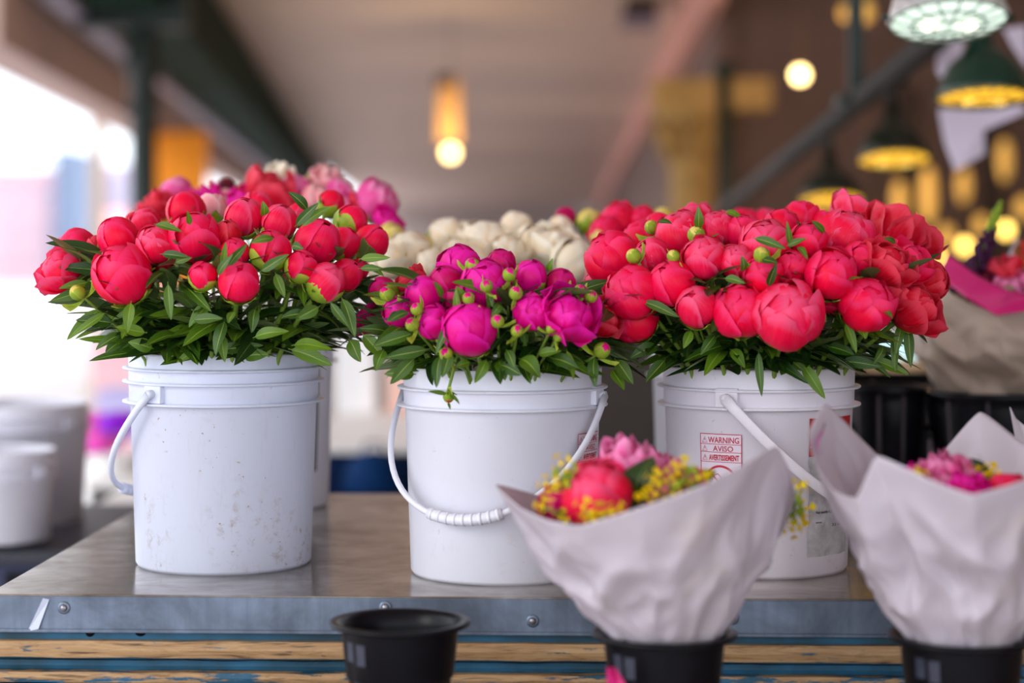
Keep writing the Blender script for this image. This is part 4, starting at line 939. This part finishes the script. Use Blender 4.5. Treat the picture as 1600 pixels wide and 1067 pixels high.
w1, S1, _ = wrap('white florist paper wrap around the fully visible front bouquet', loop1, c1, HC-.457, .067, M['paper'], seed=1)
c2 = P(1503, 990, 2.38); c2.z = HC-.47
loop2 = [(1290, 631, 2.44), (1264, 676, 2.38), (1275, 725, 2.33), (1302, 765, 2.29), (1338, 777, 2.26), (1371, 713, 2.24), (1450, 748, 2.19), (1520, 772, 2.17), (1600, 750, 2.19), (1690, 715, 2.25), (1730, 720, 2.40), (1660, 735, 2.52), (1595, 690, 2.56), (1531, 644, 2.57), (1468, 712, 2.55), (1420, 752, 2.52), (1350, 690, 2.48)]
w2, S2_, per = wrap('white paper wrap with a pen-marked pointed flap, cut by the picture edge', loop2, c2, HC-.457, .067, M['paper'], seed=4)
# pen mark on the flap
mk = plain('magenta_pen_smudge', srgb(214, 130, 190), .7); pk = plain('dark_pen', srgb(70, 20, 60), .6)
def on_flap(px, py):
    near, best = None, None
    for k in range(17*per):
        for j in range(20, 41):
            p = S2_(k, j/40); d = ((p.x/p.y*F+800-px)**2+(HZ-(p.z-HC)/p.y*F-py)**2)
            if best is None or d < best[0]: best = (d, p)
            if d < 30 and (near is None or p.y < near.y): near = p
    return P(px, py, (near or best[1]).y-.006)-c2
mp_ = [on_flap(*q) for q in ((1289, 661), (1286, 672), (1280, 684), (1277, 696), (1281, 711))]
MB().tube(mp_[:4], .0006, 5).put('pen_mark', pk, w2); MB().tube(mp_[1:], [.0018, .0032, .0034, .0012], 8, thin=.3).put('pen_smudge', mk, w2)
q = P(1600, 650, 2.62)
mbs, cen = sheet('paper', ((1578, 636), (1590, 655), (1640, 700), (1640, 760), (1600, 740), (1585, 690)), 2.66, M['paper'])
o = mbs.put('paper_wrap', M['paper'], smooth=False); o.location = cen; solid(o, .0008); tag(o, 'thin sliver of white paper at the picture edge behind the wrap', 'wrapping paper')
class Spot:  # a place for flowers that stand in a pot
    def __init__(s, c, H, R): s.c, s.H, s.R = Vector(c), H, R
s1 = Spot((c1.x, c1.y, PZ-.11), .16, .06); s2 = Spot((c2.x, c2.y, PZ-.11), .16, .06)
A1 = (-.1, -.5, .9)
F1 = [flower(s1, 932, 772, 50, 'lobe', 'rose', 'big salmon pink open peony in the front paper bouquet', 2.34, A1), flower(s1, 985, 728, 42, 'ruffle', 'pink', 'spiky bright pink flower standing highest in the front bouquet', 2.43, (0, -.2, 1)),
 flower(s1, 872, 785, 24, 'open', 'plum', 'dark magenta flower behind the salmon peony in the front bouquet', 2.38, (-.5, -.5, .5)), flower(s1, 1035, 772, 22, 'ruffle', 'magenta', 'magenta blossom half hidden by yellow flowers', 2.36, A1),
 flower(s1, 1042, 735, 24, 'ruffle', 'pink', 'second bright pink blossom beside the dark green leaf', 2.44, (.1, -.2, 1)), flower(s1, 1080, 752, 20, 'ruffle', 'plum', 'dark pink blossom close to the wrap edge', 2.40, A1), flower(s1, 955, 745, 30, 'open', 'coral', 'coral red petals behind the big salmon peony', 2.40, (.2, -.2, 1))]
leaf(F1[0][0], P(990, 800, 2.37), P(1018, 712, 2.39), .045, 'leaf_dark', (-.3, -1, .3), k=2)
leaf(F1[5][0], P(1080, 765, 2.42), P(1118, 735, 2.42), .025, 'leaf_dark', (-.3, -1, .3))
leaf(F1[2][0], P(880, 815, 2.36), P(900, 790, 2.34), .02, 'leaf_dark', (-.3, -1, .3)); leaf(F1[1][0], P(960, 790, 2.42), P(935, 740, 2.44), .03, 'leaf_dark', (-.3, -1, .3))
F2 = [flower(s2, 1478, 752, 40, 'ruffle', 'pink', 'lilac pink frilly blossom in the cut-off paper bouquet', 2.38, (-.1, -.3, 1)), flower(s2, 1512, 768, 28, 'ruffle', 'magenta', 'magenta blossom in the dip of the cut-off wrap', 2.33, A1), flower(s2, 1575, 772, 34, 'lobe', 'coral', 'coral red peony edge just above the cut-off wrap', 2.36, (.1, -.3, 1)),
 flower(s2, 1428, 742, 14, 'ruffle', 'magenta', 'small magenta blossom at the corner of the cut-off wrap', 2.34, A1), flower(s2, 1535, 775, 22, 'ruffle', 'plum', 'dark magenta blossom beside the coral peony edge', 2.40, A1), flower(s2, 1448, 768, 26, 'ruffle', 'pink', 'lilac pink blossom low beside the yellow flowers', 2.37, A1)]
leaf(F2[0][0], P(1548, 750, 2.42), P(1512, 717, 2.42), .022, 'leaf_dark', (-.3, -1, .3)); leaf(F2[4][0], P(1540, 760, 2.42), P(1556, 742, 2.42), .02, 'leaf_dark')
_mp = None
def mustard(label, root_px, D, tips, spot):
    global _mp
    if _mp is None: _mp = petal_mesh(.9, .42, .9, 1, spiral=0, ruffle=.05, flare=.15, cup=0, nu=4, nv=5)
    b = Vector((spot.c.x, spot.c.y, spot.c.z+.03)); r = thing('mustard_sprig', label, 'flower', b, 'yellow mustard flower sprigs')
    rp = P(*root_px, D); MB().tube([p-b for p in bez(b, b.lerp(rp, .4)+Vector((0, 0, .03)), b.lerp(rp, .8), rp, 8)], .0016, 6).put('stem', M['stem'], r)
    for x, y, s in tips:
        p = P(x, y, D+rng.uniform(-.015, .01)); MB().tube([rp-b, (rp+p)/2-b+Vector((0, 0, .003)), p-b], .0009, 5).put('stalk', M['stem'], r)
        R = abs(s)*(1.65 if s > 0 else 1.1)*D/F
        if s > 0:
            ax = Vector((rng.uniform(-.6, .6), -1, rng.uniform(-.1, .9)))
            for k in range(4): link('petal', _mp, r, M['mustard'], Matrix.Translation(-b) @ frame(p, ax, R*.95, k*PI/2+x))
            link('flower_centre', _core, r, M['mustard'], Matrix.Translation(-b) @ frame(p, ax, R*.3, 0))
        else: link('bud', _core, r, M['sepal'], Matrix.Translation(p-b) @ Matrix.Diagonal((R*.7, R*.7, R, 1)))
mustard('yellow sprig reaching up before the clean bucket print', (884, 765), 2.33, [(877, 724, 9), (898, 726, -4), (866, 740, -5), (853, 756, 8), (858, 769, 8), (872, 757, 8), (880, 750, -5), (889, 738, -5), (893, 744, -4), (871, 735, -5), (900, 733, -4), (884, 742, -5), (888, 758, -5)], s1)
mustard('yellow sprig low against the salmon peony', (925, 822), 2.26, [(912, 792, 9), (938, 803, 11), (930, 814, 9), (957, 800, 9), (945, 812, 9), (916, 812, 7), (967, 796, 7)], s1)
mustard('small yellow sprig at the streetward corner of the front wrap', (880, 810), 2.30, [(848, 790, 8), (876, 808, 7), (843, 794, 5), (882, 798, -4)], s1)
mustard('yellow sprig beside the dark green leaf', (1040, 790), 2.30, [(1022, 748, 9), (1031, 741, 8), (1018, 757, 7), (1050, 745, 8), (1010, 776, 9), (1025, 773, 9), (1002, 775, 6), (1060, 757, -6), (1053, 762, -6), (1045, 757, -5), (1052, 772, 8)], s1)
mustard('yellow sprig in front of the red WARNING print', (1085, 775), 2.30, [(1068, 727, 9), (1060, 727, 7), (1092, 747, 9), (1075, 735, -6), (1083, 733, -5), (1068, 752, -6), (1062, 772, 7), (1076, 768, 8), (1103, 742, 6), (1055, 752, 7), (1088, 738, -4)], s1)
mustard('yellow sprig poking out past the far edge of the front wrap', (1238, 800), 2.46, [(1246, 761, 8), (1256, 760, 6), (1260, 794, 8), (1250, 787, -6), (1247, 778, -6), (1243, 815, 9), (1238, 828, 8), (1253, 812, 7), (1252, 798, -6), (1247, 800, -5), (1248, 824, 7)], s1)
mustard('yellow sprig at the corner of the cut-off wrap', (1450, 765), 2.29, [(1438, 742, 7), (1432, 736, 5), (1442, 748, 8), (1435, 738, -5)], s2)
mustard('yellow sprig under the dark leaf of the cut-off bouquet', (1540, 765), 2.38, [(1548, 735, 8), (1523, 736, 6), (1538, 740, 7), (1544, 748, 6), (1553, 732, 6)], s2)

# ------------------------------------------------------------------ bouquet and black tubs at the far right
c3 = P(1560, 600, 3.78)
loop3 = [(1470, 402, 3.86), (1437, 455, 3.72), (1440, 500, 3.66), (1500, 515, 3.62), (1560, 510, 3.60), (1600, 490, 3.60), (1680, 470, 3.62), (1710, 440, 3.75), (1680, 430, 3.9), (1600, 440, 3.95), (1530, 430, 3.95)]
loop3 = [(1447, 436, 3.80), (1462, 440, 3.70), (1505, 470, 3.64), (1560, 490, 3.60), (1610, 476, 3.60), (1690, 450, 3.64), (1720, 440, 3.78), (1680, 440, 3.92), (1600, 455, 3.96), (1530, 450, 3.95), (1470, 440, 3.90)]
c3b = P(1560, 612, 3.80)
w3, _, _ = wrap('greyish paper wrap with magenta tissue band standing on the black tubs', loop3, c3b, c3b.z, .115, M['kraft'], seed=7, bulge=.035, crum=.016, nv=26, per=10)
def strip3(pts, mat, label, th=.001):
    mb = MB(); A = [P(*p[0]) for p in pts]; Bq = [P(*p[1]) for p in pts]; cen = A[len(A)//2]
    n = len(pts)-1
    def fn(u, v):
        x = u*n; i = min(int(x), n-1); f = x-i; f = f*f*(3-2*f)*.4+f*.6
        p = (A[i].lerp(A[i+1], f)).lerp(Bq[i].lerp(Bq[i+1], f), v); return p-cen+Vector((0, .006*math.sin(u*9+v*4), 0))
    mb.grid(fn, 24, 8); o = mb.put('tissue_band', mat); o.location = cen; solid(o, th); return tag(o, label, 'tissue paper')
strip3([((1482, 397, 3.74), (1466, 433, 3.72)), ((1530, 432, 3.62), (1510, 466, 3.60)), ((1568, 452, 3.58), (1558, 493, 3.56)), ((1610, 462, 3.58), (1612, 484, 3.56)), ((1700, 440, 3.62), (1700, 462, 3.60))], M['tissue'], 'magenta tissue band folded over the greyish paper bouquet')
s3 = Spot((c3b.x, c3b.y, c3b.z), .1, .08)
red = flower(s3, 1567, 432, 30, 'ruffle', 'crimson', 'red frilly blossom beneath the lupine spike', 3.78, (0, -.3, 1)); flower(s3, 1574, 455, 20, 'ruffle', 'pink', 'pink daisy-like blossom in the far bouquet', 3.70, A1); flower(s3, 1605, 447, 22, 'ruffle', 'pink', 'pink blossom cut by the picture edge in the far bouquet', 3.74, A1)
flower(s3, 1538, 440, 16, 'ruffle', 'maroon', 'dark blossom at the foot of the lupine spike', 3.74, A1)
b = Vector(s3.c); lup = thing('lupine_spike', 'dark purple lupine spike with a green tip leaning over the bouquet', 'flower', b)
ax = [P(1505, 450, 3.76), P(1530, 410, 3.76), P(1548, 365, 3.76), P(1562, 318, 3.76)]
MB().tube([Vector((0, 0, .0))]+[p-b for p in ax], .004, 7).put('stem', M['stem'], lup)
lm = petal_mat('lupine_purple', srgb(74, 24, 66), srgb(110, 50, 90), srgb(50, 12, 50))
for k in range(64):
    t = k/63; p = bez(*ax, 40)[int(t*40)]; a = k*2.4; rr = .017*(1-t)**.8+.003
    q = p+Vector((math.cos(a)*rr, math.sin(a)*rr, math.sin(a*3)*.002)); s = .0068*(1-t)+.0034
    link('bud', _core, lup, lm if t < .72 else M['sepal'], Matrix.Translation(q-b) @ Matrix.Diagonal((s, s, s*1.2, 1)))
b2 = thing('celosia_plume', 'rusty brown plume at the picture edge beside the red blossom', 'flower', b)
MB().tube([Vector((.02, 0, 0)), P(1602, 440, 3.78)-b, P(1603, 380, 3.78)-b], [.004, .012, .006], 8).put('stem', plain('rust_plume', srgb(150, 84, 40), .8), b2)
for k in range(40):
    t = k/39; p = P(1600+3*math.sin(k), 440-62*t, 3.78); link('tuft', _core, b2, M['crimson'] if k % 4 == 0 else plain_rust if False else bpy.data.materials['rust_plume'], Matrix.Translation(p-b+Vector((math.cos(k*2.4)*.018*(1-t*.6), math.sin(k*2.4)*.018, 0))) @ Matrix.Scale(.010*(1.1-.5*t), 4))
leaf(red[0], P(1570, 470, 3.68), P(1588, 448, 3.68), .03, 'leaf'); leaf(red[0], P(1508, 450, 3.7), P(1500, 420, 3.72), .03, 'leaf')
mbs, cen = sheet('paper', ((1560, 430), (1590, 372), (1625, 440), (1600, 470)), 3.95, M['paper']); o = mbs.put('paper_wrap', M['paper'], smooth=False); o.location = cen; solid(o, .001); tag(o, 'white paper point behind the red blossom of the far bouquet', 'wrapping paper')
# black tubs
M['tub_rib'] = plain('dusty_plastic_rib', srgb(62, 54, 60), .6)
def tub(label, px, D, R, ztop, H, g='shiny black plastic tubs'):
    q = P(px, 400, D); o = thing('flower_tub', label, 'tub', (q.x, q.y, ztop-H), g)
    MB().lathe([(.001, 0), (R*.86, 0), (R*.97, H-.03), (R*.97, H-.015), (R*1.03, H-.012), (R*1.04, H-.003), (R*1.02, H), (R*.94, H-.002), (R*.9, H-.05), (R*.8, .01), (.001, .01)], 64).put('body', M['black_plastic'], o)
    for g in (-58, -22, 16): MB().tube([(math.sin(math.radians(g))*R*(.87+.1*t), -math.cos(math.radians(g))*R*(.87+.1*t), H*t) for t in (.1, .5, .93)], .0035, 6).put('rib', M['tub_rib'], o)  # grey streaks added to draw glossy highlights on the smooth tub
    for sx in (-1, 1): MB().tube([(sx*R*1.02*math.cos(a), -R*.2+.0, H-.05+.05*math.sin(a)-.03) for a in (.1, .0, -.1, -.2)], .006, 6).put('handle_lug', M['black_plastic'], o)
    return o
zt = P(0, 606, 3.78).z
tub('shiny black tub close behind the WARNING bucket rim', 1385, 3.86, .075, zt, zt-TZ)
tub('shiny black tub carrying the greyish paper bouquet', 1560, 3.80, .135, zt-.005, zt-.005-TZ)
boxo_ = thing('black_bench', 'low black bench wall closing off the stall behind the black tubs', 'bench', (1.1, 4.3, 0))
boxo('panel', M['black_plastic'], -.42, 1.6, 0, .03, 0, HC-.262, boxo_, .004)
boxo('bench_top', M['black_plastic'], -.44, 1.6, -.03, .5, HC-.262, HC-.25, boxo_, .004)
for k in range(8): boxo('upright', plain('dusty_bar', srgb(110, 100, 104), .4), -.33+.13*k, -.318+.13*k, -.012, 0, .8, HC-.27, boxo_, .003)  # narrow lighter grey bars on the black panel
o = thing('blue_crate', 'blue plastic box glimpsed behind the cut-off wrap corner', 'box', P(1413, 790, 3.3)); o.location.z = TZ
boxo('body', plain('blue_plastic', srgb(10, 60, 150), .4), -.035, .03, -.03, .03, 0, .115, o, .004); boxo('lid', plain('beige_lid', srgb(150, 130, 110), .5), .034, .085, -.03, .03, 0, .11, o, .004)
# teal-white glow between the bunch and the bouquet: an added glowing box, no case known there
o = thing('display_case', 'pale teal lit display case glimpsed under the crimson peonies', 'case', P(1395, 595, 7.5)); o.location.z = 0
zc = P(0, 592, 7.5).z
boxo('cabinet', c_white, -.30, .30, 0, .5, 0, zc, o, .01); boxo('lit_panel', emit('teal_light', (.50, .92, .95, 1), .75), -.28, .28, -.01, 0, zc-.4, zc-.03, o)
boxo('hood', c_white, -.30, .30, .0, .5, zc, P(0, 520, 7.5).z, o, .01); boxo('glass_front', emit('teal_light_soft', (.62, .90, .92, 1), .6), -.27, .27, -.01, 0, zc+.01, P(0, 524, 7.5).z, o)

# ------------------------------------------------------------------ blurred things at the left and in the gaps
def simple_bucket(label, px, D, R, pyt, pyb, mat):
    q = P(px, pyb, D); H = P(px, pyt, D).z-q.z; return Bucket(label, q.x, q.y, q.z, H, R, R*.9, (.03, .06), mat, None, 60, R*1.1, .12, -1, False, group='empty white buckets on the side table')
simple_bucket('large empty white bucket on the side table, far out of focus', 22, 5.0, .185, 628, 850, M['bucket'])
simple_bucket('smaller empty white bucket in front of the large blurred one', 0, 4.55, .125, 702, 842, M['bucket'])
o = thing('side_table', 'dark blue side table carrying the blurred empty buckets', 'table', (P(0, 845, 4.8).x-.0, 4.8, 0)); zt2 = P(0, 846, 4.6).z
boxo('tabletop', plain('dark_top', srgb(40, 42, 54), .4), -.9, .30, -.35, .5, zt2-.03, zt2, o, .004); boxo('front_panel', plain('navy_panel', srgb(34, 42, 78), .5), -.88, .26, -.33, -.31, 0, zt2-.03, o)
for k in range(5): boxo('slat', M['black_plastic'], -.7+.2*k, -.62+.2*k, -.345, -.33, .05, zt2-.05, o)
def white_table(label, px0, px1, py0, py1, D0, D1, drop_mat):
    a, b = P(px0, py1, D0), P(px1, py1, D0); z = a.z; r = thing('display_table', label, 'table', ((a.x+b.x)/2, D0, 0)); hw = (b.x-a.x)/2
    boxo('tabletop', c_white, -hw, hw, 0, D1-D0, z-.03, z, r, .004); boxo('skirt', drop_mat, -hw+.01, hw-.01, .02, D1-D0-.02, 0, z-.03, r); return r
navy = plain('navy_cloth', srgb(8, 30, 66), .7, var=.6, vs=2, spec=.1); blk = plain('near_black_cloth', srgb(22, 22, 30), .6)
white_table('low white table top seen behind the scuffed bucket handle', 128, 260, 0, 800, 5.6, 6.2, blk)
white_table('second white table top farther back behind the handle', 136, 330, 0, 752, 7.0, 9.5, blk)
white_table('white table with dark blue skirt between the scuffed and clean buckets', 470, 700, 0, 696, 7.6, 10.6, navy)
o = thing('blue_bag', 'bright blue bag resting against the navy table skirt', 'bag', P(585, 745, 7.5)); o.location.z -= .09
MB().lathe([(.001, 0), (.10, .0), (.12, .06), (.10, .14), (.05, .18), (.001, .19)], 20).put('body', plain('blue_cloth', srgb(4, 44, 90), .7, spec=.1), o); MB().tube([(-.05, 0, .17), (-.03, 0, .22), (.03, 0, .22), (.05, 0, .17)], .006, 6).put('strap', navy, o)
# pale things on that white table
def carton(label, px0, px1, pyt, pyb, D, col, dep=.35, nm='carton', em=None):
    a, b = P(px0, pyb, D), P(px1, pyt, D); r = thing(nm, label, 'box', ((a.x+b.x)/2, D, a.z)); hw = (b.x-a.x)/2; H = b.z-a.z
    m = plain(nm+'_card', col, .6, var=.03); boxo('body', m, -hw, hw, 0, dep, 0, H*.94, r, .005); boxo('lid', m, -hw-.008, hw+.008, -.008, dep+.008, H*.94, H, r, .004); return r
carton('tall white carton on the table between the two front buckets', 524, 586, 470, 644, 9.2, srgb(250, 252, 255))
carton('pale teal carton edge beside the tall white carton', 588, 606, 480, 634, 9.6, srgb(190, 222, 222))
carton('pale lilac carton behind the clean bucket handle', 608, 690, 460, 627, 9.9, srgb(250, 232, 248)); carton('peach carton in front of the lilac one', 604, 660, 572, 646, 9.1, srgb(255, 206, 190), .3, 'peach_carton')
# magenta and violet bunch far away behind the handle
def far_bunch(label, px, py, D, cols, R=.16, n=16):
    q = P(px, py, D); r = thing('flower_bunch', label, 'flowers', q)
    rr = random.Random(px)
    MB().lathe([(.001, -.5), (.07, -.5), (.1, -.1), (.09, -.1), (.001, -.12)], 24).put('vase', c_white, r)
    for k in range(n):
        p = Vector((rr.uniform(-1, 1)*R, rr.uniform(-.6, .6)*R, rr.uniform(-.6, 1)*R)); s = rr.uniform(.035, .06)
        for j in range(4): link('petal', petal_mesh(2.2, .9, .2, j, ruffle=.1), r, rr.choice(cols), Matrix.Translation(p) @ rotz(j*1.57) @ Matrix.Scale(s, 4))
vio = petal_mat('violet_petal', srgb(170, 10, 240), srgb(200, 90, 250), srgb(130, 0, 210)); hot = petal_mat('hot_pink_petal', srgb(255, 90, 210), srgb(255, 150, 230), srgb(240, 60, 190))
far_bunch('violet flower bunch far behind the scuffed bucket handle', 182, 668, 7.3, [vio], .03, 5)
far_bunch('hot pink flower bunch beside the violet one', 160, 680, 7.6, [hot], .06, 9)
carton('lavender crate stacked behind the violet flowers', 150, 250, 612, 686, 8.6, srgb(206, 200, 246), nm='lavender_crate'); carton('pink awning box behind the lavender crate', 146, 250, 540, 821, 9.7, srgb(255, 206, 214), nm='pink_box')
# brown stall board between clean and WARNING buckets
o = thing('stall_board', 'tall greyish brown board standing between the clean and WARNING buckets', 'board', (P(985, 400, 5.6).x, 5.6, 0)); hw = .14
zb = P(0, 470, 5.6).z
boxo('board', plain('greybrown_board', srgb(56, 48, 43), .7, var=.15), -hw, hw+.5, 0, .03, 0, zb, o, .004); boxo('edge_batten', c_darkbrown, -hw-.02, -hw, -.01, .04, 0, zb, o)
